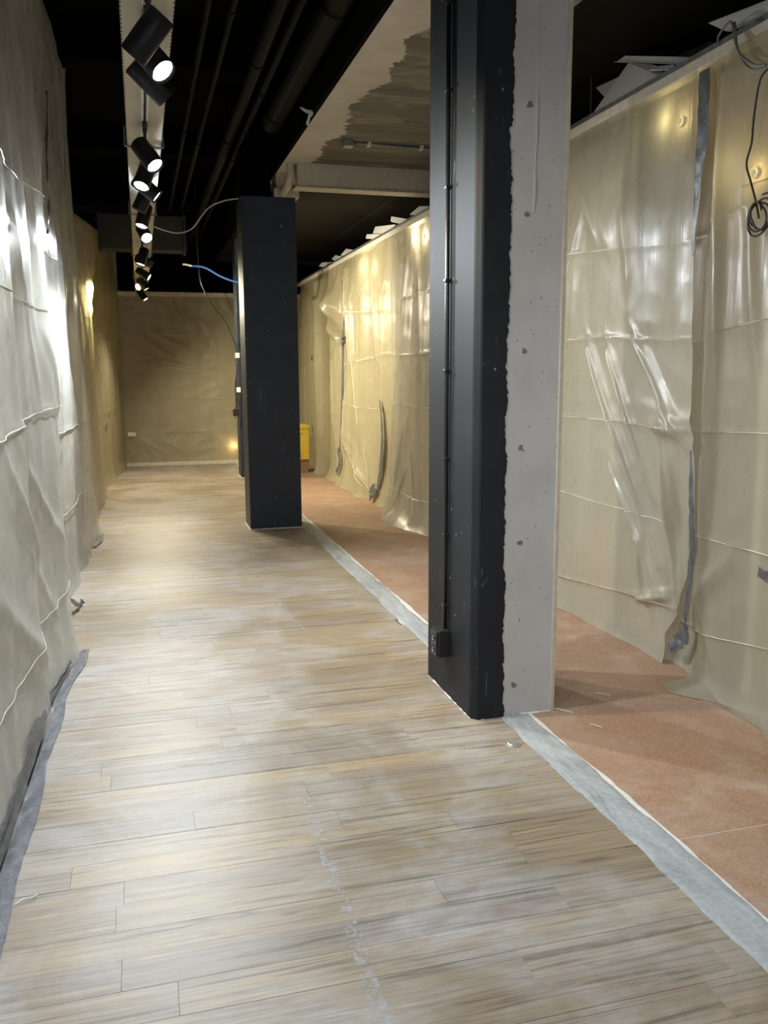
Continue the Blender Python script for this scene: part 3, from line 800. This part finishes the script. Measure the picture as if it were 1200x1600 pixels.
def r3x(S, Z):   # hem spreads into the passage over the floor
    return .16 * np.exp(-((S - 8.45) / .7) ** 2) * np.exp(-Z / .14) + .09 * np.exp(-((S - 8.6) / .6) ** 2) * np.exp(-Z / .6)
shR3 = Sheet(178, .022, 2.6, creases=[(2.3, 0, .010), (1.72, 0, .011), (1.2, 0, .010), (.3, 0, .01)],
             folds=[((9.0, 1.6), (9.15, .1), .05, .07), ((8.7, 1.0), (8.9, .1), .04, .05), ((8.3, .8), (8.0, .1), .04, .05), ((8.6, 2.9), (8.9, 1.6), .03, .06), ((8.45, .6), (8.75, .08), .04, .04), ((8.2, 2.8), (8.1, 1.5), .02, .05)],
             flare=.05, extra=r3x)
baseR3 = lambda u, S, Z: 2.655 + 0 * S
sR3 = film('plastic_sheet', shR3, 1, const(7.55), tab([0, .4, 1.0, 2.0, 3.0], [9.55, 9.4, 9.25, 9.3, 9.4]), const(2.98), baseR3, M['plas_r'], .018, .02)
tag(sR3, 'creamy plastic sheet with a visible stud behind, its hem spreading over the fibre floor', 'plastic sheet')
ridges(sR3, shR3, 1, baseR3, const(7.7), const(9.2), .007)
shR4 = Sheet(199, .040, 1.8, creases=[(2.25, .05, .012, 10), (1.7, -.05, .012, 10), (1.1, 0, .01)],
             folds=[((10.0, 2.9), (9.75, 1.6), .05, .08), ((11.2, 2.9), (11.0, 1.6), .06, .09), ((11.3, .6), (10.2, .12), .05, .06), ((10.9, .5), (9.9, .1), .05, .05), ((11.0, 2.5), (10.6, .8), .04, .08), ((10.3, .7), (10.0, .1), .04, .05), ((11.25, 1.3), (11.4, .3), .05, .07)],
             flare=.10, flare_h=.12)
baseR4 = lambda u, S, Z: 2.655 + .075 * np.exp(-((S - 9.15) / .4) ** 2)
sR4 = film('plastic_sheet', shR4, 1, tab([0, 1, 2, 3], [9.3, 9.2, 9.2, 9.3]), tab([0, .7, 2, 3], [11.75, 11.6, 11.5, 11.6]), const(2.97), baseR4, M['plas_r2'], .018, .02)
tag(sR4, 'yellowed crumpled plastic sheet held between two crooked tape seams on the right', 'plastic sheet')
ridges(sR4, shR4, 1, baseR4, const(9.6), const(11.4), .007)
wall_tape(sR4, shR4, 2.66, [(9.66, 1.22), (9.58, 1.0), (9.56, .75), (9.62, .45), (9.70, .2)], [.03, .07, .09, .12, .08], 71, .014, .01)
wall_tape(sR4, shR4, 2.66, [(9.70, .22), (9.80, .12), (9.78, .05)], [.12, .16, .10], 72, .05, .02)
wall_tape(sR4, shR4, 2.66, [(11.40, 2.75), (11.35, 2.3), (11.42, 1.98), (11.5, 1.3), (11.62, .8), (11.70, .45)], [.02, .03, .07, .10, .10, .06], 73, .014, .01)
wall_tape(sR4, shR4, 2.66, [(11.25, 1.97), (11.45, 1.95)], [.10, .12], 74, .04, .02)
wall_tape(sR4, shR4, 2.66, [(11.68, .5), (11.6, .3), (11.7, .15)], [.14, .10, .12], 75, .04, .02)
def r5x(S, Z):
    g = np.exp(-((S - 11.95) / .28) ** 2)
    return .17 * g * np.exp(-((Z - 2.45) / .22) ** 2) - .09 * g * np.exp(-((Z - 2.0) / .12) ** 2) + .09 * np.exp(-((S - 12.9) / .15) ** 2)
shR5 = Sheet(220, .042, 2.2, creases=[(2.05, .1, .014, 12), (1.55, -.1, .014, 12), (.95, 0, .01)],
             folds=[((12.4, 2.7), (11.7, 2.2), .06, .07), ((12.7, 2.3), (11.8, 1.85), .05, .06), ((12.2, 1.7), (12.0, .5), .05, .08), ((12.8, 2.8), (12.8, .4), .06, .08)], flare=.10, extra=r5x)
sR5 = film('plastic_sheet', shR5, 1, tab([0, .7, 2, 3], [11.6, 11.5, 11.4, 11.5]), tab([0, 1, 2.6, 3], [13.1, 13.0, 12.95, 13.5]), const(2.97), lambda u, S, Z: 2.655 + .06 * np.exp(-((S - 11.4) / .35) ** 2), M['plas_r2'], .018, .02)
tag(sR5, 'yellowed plastic sheet slumped in sagging folds past the farther tape seam on the right', 'plastic sheet')
sR6 = film('plastic_sheet', Sheet(241, .02, 2.0, creases=[(1.5, 0, .01)], flare=.03), 1, const(12.8), const(YF - .13), const(2.97), lambda u, S, Z: 2.70 + 0 * S, M['plas_r2'], .03, .03)
tag(sR6, 'yellow-tinged plastic sheet in the right far corner behind the yellow crate', 'plastic sheet')
# duct tape dots on far sheets
for y, z in ((13.06, 1.75), (13.10, .68)):
    ribbon('tape', [(2.52, y - .05, z), (2.52, y + .05, z)], [.09, .09], sR5, (-1, -.6, 0), seed=int(y * 7 + z * 10), jag=.01)

def added_lamp_behind(label, loc, w, col, face):  # lamps added behind the film to make its warm glow patches
    r = empty('added_film_lamp', loc); r.scale = (1, .45, .45) if abs(face[0]) else (.45, 1, .45); tag(r, label, 'lamp')
    F = Vector(face); q = Vector((0, 0, 1)).rotation_difference(F).to_matrix().to_4x4()
    bm = bmesh.new(); add_lathe(bm, [(0, -.012), (.045, -.012), (.048, -.004), (.046, .006), (.040, .008)], 24); a = bm_obj('lamp_body', bm, M['white'], r); a.matrix_local = q
    bm = bmesh.new(); add_lathe(bm, [(.041, .007), (.03, .013), (0, .016)], 24); a = bm_obj('diffuser', bm, emit('lamp_glow', col, 0.9), r, True); a.matrix_local = q
    ld = bpy.data.lights.new('glow', 'POINT'); ld.energy = w; ld.color = col; ld.shadow_soft_size = .03
    lo = bpy.data.objects.new('glow', ld); COL.objects.link(lo); lo.parent = r; lo.location = F * .03
added_lamp_behind('added lamp glowing behind the film high up, just past the near column', (2.765, 8.42, 2.86), 5.0, (1, .92, .70), (-1, 0, 0))
added_lamp_behind('added lamp glowing behind the film by the top of the nearer tape seam', (2.765, 10.35, 2.78), 3.2, (1, .88, .60), (-1, 0, 0))
added_lamp_behind('added yellow lamp glowing behind the film at the top of the long taped gap', (2.765, 4.15, 2.82), 1.1, (1, .88, .45), (-1, 0, 0))
added_lamp_behind('added yellow lamp glowing behind the film beside the hanging wire', (2.765, 3.55, 2.44), 1.1, (1, .90, .45), (-1, 0, 0))
added_lamp_behind('added dim orange lamp low behind the end sheet', (1.50, YF + .045, .30), 1.3, (1, .72, .38), (0, -1, 0))

# ================================================================== TRUNKING AND TRACK SPOTLIGHTS
TX, TZ = 0.085, 2.80
tk = empty('lighting_trunking', (TX, 5.0, TZ))
tag(tk, 'long cream perforated steel trunking carrying the spotlights along the passage', 'trunking')
SEG = [Y0, 2.2, 5.27, 7.45, 10.0, 12.4, 14.6]
for a, b in zip(SEG, SEG[1:]):
    bm = bmesh.new()
    add_box(bm, TX - .095, TX - .018, a + .002, b - .002, TZ, TZ + .003)
    add_box(bm, TX + .018, TX + .095, a + .002, b - .002, TZ, TZ + .003)
    add_box(bm, TX - .095, TX - .092, a + .002, b - .002, TZ, TZ + .06)
    add_box(bm, TX + .092, TX + .095, a + .002, b - .002, TZ, TZ + .06)
    keep(bm_obj('tray_length', bm, M['trunk']), tk)
bm = bmesh.new(); add_box(bm, TX - .018, TX + .018, Y0, 14.6, TZ + .002, TZ + .03)
rail_ = keep(bm_obj('track_rail', bm, M['white']), tk)
bm = bmesh.new(); add_box(bm, TX - .006, TX + .006, Y0, 14.58, TZ + .0005, TZ + .01); bm_obj('track_slot', bm, M['plug'], rail_)
for y in (2.2, 5.27, 7.45, 10.0, 12.4):
    bm = bmesh.new(); add_tube(bm, smooth_path([(TX - .102, y, TZ + .10), (TX - .102, y, TZ + .02), (TX - .096, y, TZ - .006), (TX, y, TZ - .008), (TX + .096, y, TZ - .006), (TX + .102, y, TZ + .02), (TX + .102, y, TZ + .10)], 4), .006, 8)
    keep(bm_obj('bracket', bm, M['profile'], None, True), tk)
for y in (1.0, 3.9, 6.4, 9.0, 11.3, 13.8):
    bm = bmesh.new()
    for s in (-1, 1): add_tube(bm, [(TX + s * .07, y, TZ + .05), (TX + s * .07, y, CEIL)], .003, 6)
    keep(bm_obj('hanger_rod', bm, M['pipe']), tk)

bm = bmesh.new()
R_, LN = .047, .165
add_lathe(bm, [(0, -LN * .5), (R_ - .004, -LN * .5), (R_, -LN * .5 + .004), (R_, LN * .5 - .002), (R_ - .001, LN * .5), (R_ - .003, LN * .5), (R_ - .004, LN * .5 - .040), (R_ - .018, LN * .5 - .041)], 36)
bmesh.ops.recalc_face_normals(bm, faces=bm.faces[:])
me_house = bpy.data.meshes.new('housing'); bm.to_mesh(me_house); bm.free(); me_house.materials.append(M['spot'])
for p in me_house.polygons: p.use_smooth = len(p.vertices) == 4 and abs(p.normal.z) < .5
bm = bmesh.new(); add_lathe(bm, [(R_ - .0048, LN * .5 - .012), (R_ - .0052, LN * .5 - .020), (R_ - .015, LN * .5 - .038), (R_ - .016, LN * .5 - .037)], 36)
me_ref = bpy.data.meshes.new('reflector'); bm.to_mesh(me_ref); bm.free(); me_ref.materials.append(M['chrome'])
bm = bmesh.new(); add_lathe(bm, [(R_ - .0155, LN * .5 - .037), (R_ * .4, LN * .5 - .032), (0, LN * .5 - .0315)], 36)
bmesh.ops.recalc_face_normals(bm, faces=bm.faces[:])
me_lens_src = bpy.data.meshes.new('lens'); bm.to_mesh(me_lens_src); bm.free()
bm = bmesh.new(); add_box(bm, -.013, .013, -.055, .055, -.030, .004, .003)
me_ad = bpy.data.meshes.new('adapter'); bm.to_mesh(me_ad); bm.free(); me_ad.materials.append(M['plug'])
bm = bmesh.new(); add_tube(bm, [(0, 0, -.028), (0, 0, -.095)], .007, 10); add_tube(bm, [(0, 0, -.080), (0, 0, -.096)], .011, 12)
me_stem = bpy.data.meshes.new('stem'); bm.to_mesh(me_stem); bm.free(); me_stem.materials.append(M['plug'])
lens_mats = {}
ORD = ['first', 'second', 'third', 'fourth', 'fifth', 'sixth', 'seventh', 'eighth', 'ninth', 'tenth', 'eleventh', 'twelfth', 'thirteenth', 'fourteenth', 'fifteenth', 'sixteenth', 'seventeenth', 'eighteenth', 'nineteenth']
# along the track, beam direction, colour, power factor, cone
spots = [
    (13.25, (.55, -.25, -.80), WARM, 1.5, 165), (11.88, (-.60, -.72, -.36), YELL, 4.0, 46), (11.62, (.50, -.12, -.80), WARM, 1.2, 140), (10.49, (.80, -.28, -.50), WARM, 1.4, 110),
    (9.29, (.80, .55, -.22), WARM, 2.3, 105), (8.93, (-.28, -.20, -.93), NEUT, 1.3, 84), (7.46, (.25, -.75, -.60), COOL, 1.7, 112), (6.65, (-.26, -.28, -.92), COOL, 1.0, 78),
    (5.99, (-.44, .05, -.89), COOL, .45, 62), (5.67, (.74, -.12, -.62), NEUT, .75, 100), (5.31, (-.30, -.42, -.86), COOL, .95, 70), (4.83, (.46, -.45, -.74), COOL, .95, 105),
    (3.63, (.70, .25, -.60), WARM, .7, 110), (3.38, (.50, -.46, -.72), COOL, .75, 105), (3.17, (-.60, .28, -.74), COOL, .5, 64),
    (2.1, (.80, .35, -.45), NEUT, .25, 80), (1.5, (-.34, .52, -.78), COOL, .7, 70), (0.7, (.45, .45, -.75), COOL, .45, 100), (0.0, (.05, .60, -.78), COOL, .45, 90)]  # these four are out of view, added to light the foreground
for i, (y, d, colr, pw, cone) in enumerate(spots):
    r = empty('track_spotlight', (TX, y, TZ))
    side = 'left' if d[0] < 0 else 'right'
    tag(r, 'black cylinder spotlight aimed %s, %s on the trunking counted from the end sheet' % (side, ORD[i]), 'spotlight', 'spotlights along the trunking')
    for nm, me in (('adapter', me_ad), ('stem', me_stem)):
        o = bpy.data.objects.new(nm, me); COL.objects.link(o); o.parent = r
    D = Vector(d).normalized()
    q = Vector((0, 0, 1)).rotation_difference(D).to_matrix().to_4x4()
    piv = Vector((0, 0, -.14)) + D * .012
    if colr not in lens_mats:
        lens_mats[colr] = emit('lit_lens_%d' % len(lens_mats), colr, 34.0)
    hs = None
    for nm, me in (('housing', me_house), ('reflector', me_ref), ('lens', me_lens_src)):
        if nm == 'lens':
            me = me.copy(); me.materials.append(lens_mats[colr])
        o = bpy.data.objects.new(nm, me); COL.objects.link(o); o.parent = hs or r
        if hs is None: hs = o; o.matrix_local = Matrix.Translation(piv) @ q
        if nm == 'lens': o['label'] = 'glowing lens'
    ld = bpy.data.lights.new('beam', 'SPOT'); ld.energy = SPOT_W * pw; ld.color = colr
    ld.spot_size = math.radians(cone); ld.spot_blend = .75; ld.shadow_soft_size = .03
    lo = bpy.data.objects.new('beam', ld); COL.objects.link(lo); lo.parent = r
    lo.matrix_local = Matrix.Translation(piv + D * (LN * .5 + .004)) @ q @ Matrix.Rotation(math.pi, 4, 'X')

# ================================================================== CEILING SERVICES
def run_pipe(label, x, z, r, y0, y1, mat=None, clips=()):
    o = empty('ceiling_pipe', (x, y0, z)); tag(o, label, 'pipe')
    bm = bmesh.new(); add_tube(bm, [(x, y0, z), (x, y1, z)], r, 16); keep(bm_obj('pipe_run', bm, mat or M['pipe'], None, True), o)
    for y in clips:
        bm = bmesh.new(); add_tube(bm, [(x, y - .02, z), (x, y + .02, z)], r + .008, 16); add_tube(bm, [(x, y, z + r), (x, y, CEIL)], .005, 6)
        keep(bm_obj('clip', bm, M['pipe'], None, True), o)
run_pipe('thinnest black pipe under the dark ceiling, closest to the trunking', .47, 3.60, .018, Y0, YF + .3, clips=(5, 8, 11))
run_pipe('thin black pipe under the dark ceiling, second out from the trunking', .61, 3.60, .020, Y0, YF + .3, clips=(5.4, 8.4, 11.4))
run_pipe('stout black pipe under the dark ceiling, third out from the trunking', .86, 3.60, .045, Y0, YF + .3, clips=(4.6, 6.2, 8.2, 10.5))
run_pipe('black pipe running close alongside the stout ceiling pipe, towards the beam', .985, 3.62, .026, Y0, YF + .3, clips=(4.9, 6.9, 9))
run_pipe('fat black duct pipe hung along the face of the concrete beam', 1.18, 3.62, .085, Y0, 7.7, clips=(3.0, 5.2, 7.4))

duct = empty('ventilation_duct', (.1, 12.1, 3.3)); tag(duct, 'grey rectangular duct crossing under the dark ceiling before the end sheet', 'duct')
g_ = simple('dark_grey_duct', (.030, .030, .031), .6)
keep(box('duct_body', -.42, .66, 12.0, 12.35, 3.12, 3.55, g_, bev=.006), duct)
keep(box('flange', -.43, -.40, 11.98, 12.37, 3.10, 3.57, g_), duct); keep(box('flange', .64, .67, 11.98, 12.37, 3.10, 3.57, g_), duct)

# boxed cable casing across the soffit and its elbow
bx_ = empty('boxed_casing', (2.1, 8.1, 3.2)); tag(bx_, 'pale boxed casing crossing under the concrete soffit above the dark column', 'casing')
keep(box('casing_body', 1.45, 3.05, 8.05, 8.20, 3.195, SOFF + .001, M['cream'], bev=.003), bx_)
keep(box('lower_lip', 1.43, 3.05, 8.035, 8.21, 3.185, 3.197, M['cream'], bev=.002), bx_)
bm = bmesh.new(); add_tube(bm, smooth_path([(1.40, 8.12, SOFF + .002), (1.40, 8.12, 3.30), (1.39, 8.22, 3.235), (1.38, 8.42, 3.215), (1.38, 8.50, 3.215)], 6), .035, 14)
keep(bm_obj('elbow_pipe', bm, M['cream'], None, True), bx_)
# junction box and conduit on the soffit
jb = empty('junction_box', (2.0, 7.25, SOFF)); tag(jb, 'dark junction box with a thin conduit clipped to the concrete soffit', 'junction box')
keep(box('box_body', 1.68, 1.76, 7.17, 7.26, SOFF - .05, SOFF + .002, M['profile'], bev=.006), jb)
keep(tube('conduit', [(1.75, 7.22, SOFF - .015), (2.3, 7.24, SOFF - .015), (3.0, 7.26, SOFF - .015)], .012, M['profile'], None, 2), jb)
for x in (1.9, 2.35, 2.8): keep(box('clip', x - .012, x + .012, 7.20, 7.27, SOFF - .03, SOFF + .001, M['filler']), jb)
# torn scrap hanging by the beam edge
V = []; Fc = []
path = [(1.20, 6.50, 3.42), (1.235, 6.50, 3.40), (1.275, 6.49, 3.385), (1.262, 6.49, 3.35), (1.25, 6.5, 3.315), (1.272, 6.5, 3.29)]
sc = ribbon('paper_scrap', path, [.01, .02, .03, .02, .025, .008], None, (-.3, -1, .2), M['paper'], 4, .004, 81)
tag(sc, 'small torn white scrap dangling at the edge of the concrete beam', 'scrap')

# cables
def cable(label, pts, r, mat, name='hanging_cable'):
    o = tube(name, pts, r, mat); tag(o, label, 'cable'); return o
cable('white cable sagging from the trunking up to the boxed column', [(.16, 8.6, 2.90), (.26, 8.9, 2.91), (.42, 9, 2.895), (.56, 9, 2.94), (.66, 8.95, 3.06), (.74, 8.9, 3.14), (.88, 8.8, 3.185), (1.0, 8.7, 3.19)], .007, M['cable_w'])
cb = empty('data_cable', (.9, 11, 2.7)); tag(cb, 'blue data cable with white tail drooping behind the boxed column', 'cable')
keep(tube('blue_sheath', [(.66, 11, 2.815), (.82, 11, 2.80), (1.01, 11, 2.70), (1.2, 11, 2.64), (1.4, 11.1, 2.66), (1.55, 11.3, 3.0), (1.56, 11.3, SOFF + .02)], .012, M['cable_b']), cb)
keep(tube('white_tail', [(.56, 11, 2.832), (.60, 11, 2.83), (.67, 11, 2.814)], .012, M['cable_w']), cb)
ck = empty('power_lead', (1.28, 12.5, .9)); tag(ck, 'black lead dropping from the ceiling before the far column, plug dangling', 'cable')
keep(tube('lead', [(.84, 12.5, CEIL), (.85, 12.5, 2.99), (.92, 12.5, 2.65), (1.03, 12.5, 2.44), (1.17, 12.5, 2.27), (1.27, 12.5, 2.05), (1.345, 12.5, 1.83), (1.335, 12.5, 1.6), (1.30, 12.5, 1.38), (1.305, 12.5, 1.2), (1.30, 12.5, 1.02)], .010, M['cable_k']), ck)
keep(tube('lead', [(1.30, 12.5, 1.38), (1.345, 12.5, 1.25), (1.33, 12.5, 1.15), (1.37, 12.52, 1.08)], .008, M['cable_k']), ck)
bm = bmesh.new(); add_box(bm, 1.255, 1.345, 12.46, 12.54, .93, 1.03, .01)
for dx in (-.018, .018): add_tube(bm, [(1.30 + dx, 12.5, .935), (1.30 + dx, 12.5, .895)], .006, 8)
keep(bm_obj('plug', bm, M['plug']), ck)
for z in (1.78, 1.30): keep(box('tape_tab', 1.315, 1.37, 12.485, 12.515, z - .035, z + .035, M['paper']), ck)

wc = empty('wire_coil', (2.5, 3.2, 2.2)); tag(wc, 'thin grey wire looping over the batten and hanging in a loose coil', 'wire')
keep(tube('wire', [(2.72, 3.80, 3.06), (2.68, 3.76, 3.085), (2.66, 3.66, 3.11), (2.64, 3.60, 3.07), (2.62, 3.55, 2.98), (2.59, 3.44, 2.86), (2.57, 3.34, 2.80), (2.55, 3.22, 2.775)], .0055, M['cable_g']), wc)
keep(tube('wire', [(2.72, 3.68, 3.05), (2.67, 3.63, 3.095), (2.64, 3.585, 3.06), (2.60, 3.50, 2.93), (2.57, 3.36, 2.83), (2.55, 3.25, 2.79)], .0055, M['cable_g']), wc)
keep(tube('wire', [(2.55, 3.22, 2.775), (2.55, 3.28, 2.74), (2.55, 3.305, 2.60), (2.55, 3.31, 2.50), (2.55, 3.335, 2.42), (2.55, 3.30, 2.34), (2.55, 3.255, 2.24), (2.55, 3.235, 2.18)], .0045, M['cable_k']), wc)
coil = []
for k in range(70):
    a = k / 70 * 2 * math.pi * 4.2; rr = .075 - .035 * (k / 70) + .012 * math.sin(k * .7)
    coil.append((2.545 - .02 * k / 70, 3.215 + rr * math.cos(a + 1.6), 2.185 + rr * 1.15 * math.sin(a + 1.6)))
keep(tube('coil', coil, .0045, M['cable_k'], None, 3), wc)

# ================================================================== DEBRIS LYING ON TOP OF THE PARTITION
def plate(label, P, th, mat, name='ceiling_tile', cat='ceiling tile', away=(1, .3, -.2)):
    """flat board given by its four corners, thickened away from the passage, with a stepped edge"""
    P = [Vector(p) for p in P]; c = sum(P, Vector()) / 4
    nn = (P[2] - P[0]).cross(P[3] - P[1]).normalized()
    if nn.dot(Vector(away)) < 0: nn = -nn
    bm = bmesh.new(); lay = []
    for ins, h in ((.03, 0.0), (.03, th * .45), (0, th * .45), (0, th)):
        lay.append([bm.verts.new(p + (c - p) * ins + nn * h) for p in P])
    for A, B in zip(lay, lay[1:]):
        for k in range(4): bm.faces.new((A[k], A[(k + 1) % 4], B[(k + 1) % 4], B[k]))
    bm.faces.new(lay[0][::-1]); bm.faces.new(lay[-1])
    o = bm_obj(name, bm, mat); return tag(o, label, cat)
plate('large white ceiling tile leaning up steeply on the partition top beside the column', [(2.78, 5.177, 3.10), (2.88, 4.891, 3.352), (2.88, 4.622, 3.256), (2.78, 4.289, 3.066)], .018, M['tile'])
plate('smaller white ceiling tile poking out behind the leaning one on the partition', [(2.92, 5.353, 3.351), (3.00, 5.208, 3.379), (3.05, 4.85, 3.20), (2.93, 5.02, 3.08)], .016, M['tile'])
plate('white ceiling tile lying tilted over the wire loops on the partition', [(2.76, 3.93, 3.204), (2.76, 3.30, 3.12), (2.74, 3.10, 3.05), (2.74, 3.77, 3.112)], .022, M['tile'], away=(.2, 0, 1))
plate('grey ceiling tile wedged low on the partition between the two white ones', [(2.92, 4.564, 3.258), (3.02, 4.30, 3.285), (3.02, 4.24, 3.20), (2.92, 4.25, 3.04)], .016, M['profile'])
plate('short white strip of tile lying on the steel profile by the leaning tile', [(2.755, 4.472, 3.176), (2.755, 4.223, 3.11), (2.735, 4.185, 3.075), (2.735, 4.425, 3.147)], .008, M['tile'], 'tile_strip', 'tile strip', (.5, 0, 1))
an = empty('ceiling_profile', (2.85, 4.7, 3.3)); tag(an, 'long white T-shaped ceiling profile sticking out level above the leaning tile', 'metal profile')
for k, (w0, w1, h0, h1) in enumerate(((-.012, .012, 0, .003), (-.0015, .0015, .003, .036))):
    A = Vector((2.90, 5.34, 3.50)); B = Vector((2.86, 4.12, 3.09)); t = (B - A).normalized(); s_ = t.cross(Vector((0, 0, 1))).normalized(); u_ = s_.cross(t)
    bm = bmesh.new(); vv = [bm.verts.new(P + s_ * w + u_ * h) for P in (A, B) for w, h in ((w0, h0), (w1, h0), (w1, h1), (w0, h1))]
    for f in ((0, 1, 2, 3), (4, 5, 6, 7), (0, 1, 5, 4), (1, 2, 6, 5), (2, 3, 7, 6), (3, 0, 4, 7)): bm.faces.new([vv[i] for i in f])
    keep(bm_obj('flange' if k == 0 else 'web', bm, M['white']), an)
far_bits = [('white tile offcut lying on the partition top nearest behind the near column', [(2.76, 8.873, 3.145), (2.8, 8.675, 3.194), (2.8, 8.177, 3.107), (2.76, 8.211, 3.052)]),
            ('stiff white strip jutting out level on the partition top', [(2.76, 9.59, 3.196), (2.8, 9.702, 3.264), (2.8, 9.093, 3.138), (2.76, 9.008, 3.065)]),
            ('biggest far white tile tilted up on the partition top', [(2.79, 10.549, 3.148), (2.88, 10.702, 3.31), (2.88, 9.798, 3.198), (2.79, 9.695, 3.05)]),
            ('thin white tile lying low before the biggest far tile', [(2.74, 10.627, 3.159), (2.77, 10.685, 3.215), (2.77, 9.927, 3.103), (2.74, 9.949, 3.055)]),
            ('white tile shard over the farther tape seam', [(2.76, 12.10, 3.142), (2.82, 12.0, 3.218), (2.82, 11.484, 3.129), (2.76, 11.526, 3.06)]),
            ('narrow white shard resting beyond the farther tape seam', [(2.76, 12.70, 3.162), (2.8, 12.6, 3.207), (2.8, 12.154, 3.129), (2.76, 12.182, 3.06)]),
            ('last white shard on the partition top by the far corner', [(2.76, 13.625, 3.165), (2.8, 13.569, 3.217), (2.8, 12.783, 3.134), (2.76, 12.866, 3.06)])]
for lb, P in far_bits: plate(lb, P, .014, M['tile'], 'tile_shard', 'tile')
hw = tube('hanger_wire', [(2.88, 5.33, 3.03), (2.87, 5.32, SOFF + .005)], .003, M['cable_g'], None, 2, 6); tag(hw, 'thin hanger wire rising from the partition top to the dark ceiling', 'wire')

# ================================================================== SMALL THINGS ON THE FLOOR
bg = empty('cardboard_box', (2.3, 13.4, 0)); tag(bg, 'brown cardboard box on the floor under the yellow crate', 'box')
keep(box('carton', 2.14, 2.46, 13.2, 13.6, 0, .19, M['card'], bev=.006), bg)
keep(box('flap', 2.13, 2.47, 13.18, 13.39, .19, .197, M['card']), bg); keep(box('flap', 2.13, 2.47, 13.40, 13.62, .19, .197, M['card']), bg)
yc = empty('yellow_crate', (2.30, 13.40, .205)); tag(yc, 'bright yellow crate standing on the cardboard box past the boxed column', 'crate')
keep(box('crate_body', 2.12, 2.48, 13.20, 13.60, .20, .70, M['yellow'], bev=.012), yc)
keep(box('rim', 2.105, 2.495, 13.185, 13.615, .68, .735, M['yellow'], bev=.008), yc)
keep(box('handle', 2.24, 2.36, 13.178, 13.20, .60, .63, M['yellow'], bev=.006), yc)
bm = bmesh.new(); add_lathe(bm, [(0, .005), (.022, .005), (.026, .002), (.034, .002), (.036, 0)], 28)
o = bm_obj('floor_disc', bm, M['steel']); o.location = (1.44, 3.16, .0004); tag(o, 'small round metal disc set in the planks before the concrete column', 'floor disc')
# residue where a strip of tape was pulled off the planks
V = []; Fc = []; nn_ = 60
for k in range(nn_):
    t = k / (nn_ - 1); y = 1.35 + 1.6 * t; xc = .485 + .03 * t; w = .024 * (1 - .35 * t) * (1 + .25 * float(vnoise(t * 14, .3, 91)))
    V += [(xc - w, y, .0012), (xc + w, y, .0012)]
for k in range(nn_ - 1): Fc.append((2 * k, 2 * k + 1, 2 * k + 3, 2 * k + 2))
o = mesh_obj('tape_residue', V, Fc, M['residue']); tag(o, 'broken pale line of old tape glue along the oak planks', 'residue')
def scratch(label, pts, w, seed):
    P = smooth_path(pts, 10); V = []; Fc = []
    for i, p in enumerate(P):
        t = (P[min(i + 1, len(P) - 1)] - P[max(i - 1, 0)]).normalized(); b = Vector((-t.y, t.x, 0)); ww = w * (.6 + .5 * abs(float(vnoise(i * .3, .2, seed))))
        V += [p + b * ww, p - b * ww]
    for i in range(len(P) - 1): Fc.append((2 * i, 2 * i + 1, 2 * i + 3, 2 * i + 2))
    o = mesh_obj('scratch_mark', V, Fc, M['residue']); tag(o, label, 'scratch')
scratch('long pale scratch curving over the planks towards the near column', [(.42, 9.3, .0012), (.44, 8.4, .0012), (.62, 7.2, .0012), (.79, 6.5, .0012), (.85, 5.6, .0012), (.90, 5.0, .0012), (1.13, 4.6, .0012)], .006, 92)
scratch('pale arc scratched on the planks before the boxed column', [(.25, 10.5, .0012), (.35, 9.8, .0012), (.36, 9.2, .0012), (.30, 8.7, .0012)], .007, 93)
scratch('pale straight scuff on the planks crossing to the boxed column', [(.38, 9.4, .0012), (.60, 8.6, .0012), (.78, 8.0, .0012)], .006, 94)
# splinters and crumbs on the fibre floor
for i, (x, y, a, l, lb) in enumerate([(1.80, 3.42, 2.3, .05, 'pale splinter on the fibre floor touching the concrete column'), (1.86, 3.22, 2.2, .03, 'small pale splinter on the fibre floor beside the grey strip'),
                                      (2.08, 3.55, 2.4, .035, 'pale crumb on the fibre floor in the column shadow'), (-.40, 2.55, .5, .035, 'white shaving lying on the grey floor tape')]):
    bm = bmesh.new(); add_tube(bm, [(-l, 0, .004), (-l * .2, .004, .008), (l * .5, -.003, .006), (l, .002, .004)], .002, 6)
    o = bm_obj('splinter', bm, M['paper']); o.location = (x, y, .001); o.rotation_euler = (0, 0, a); tag(o, lb, 'splinter')
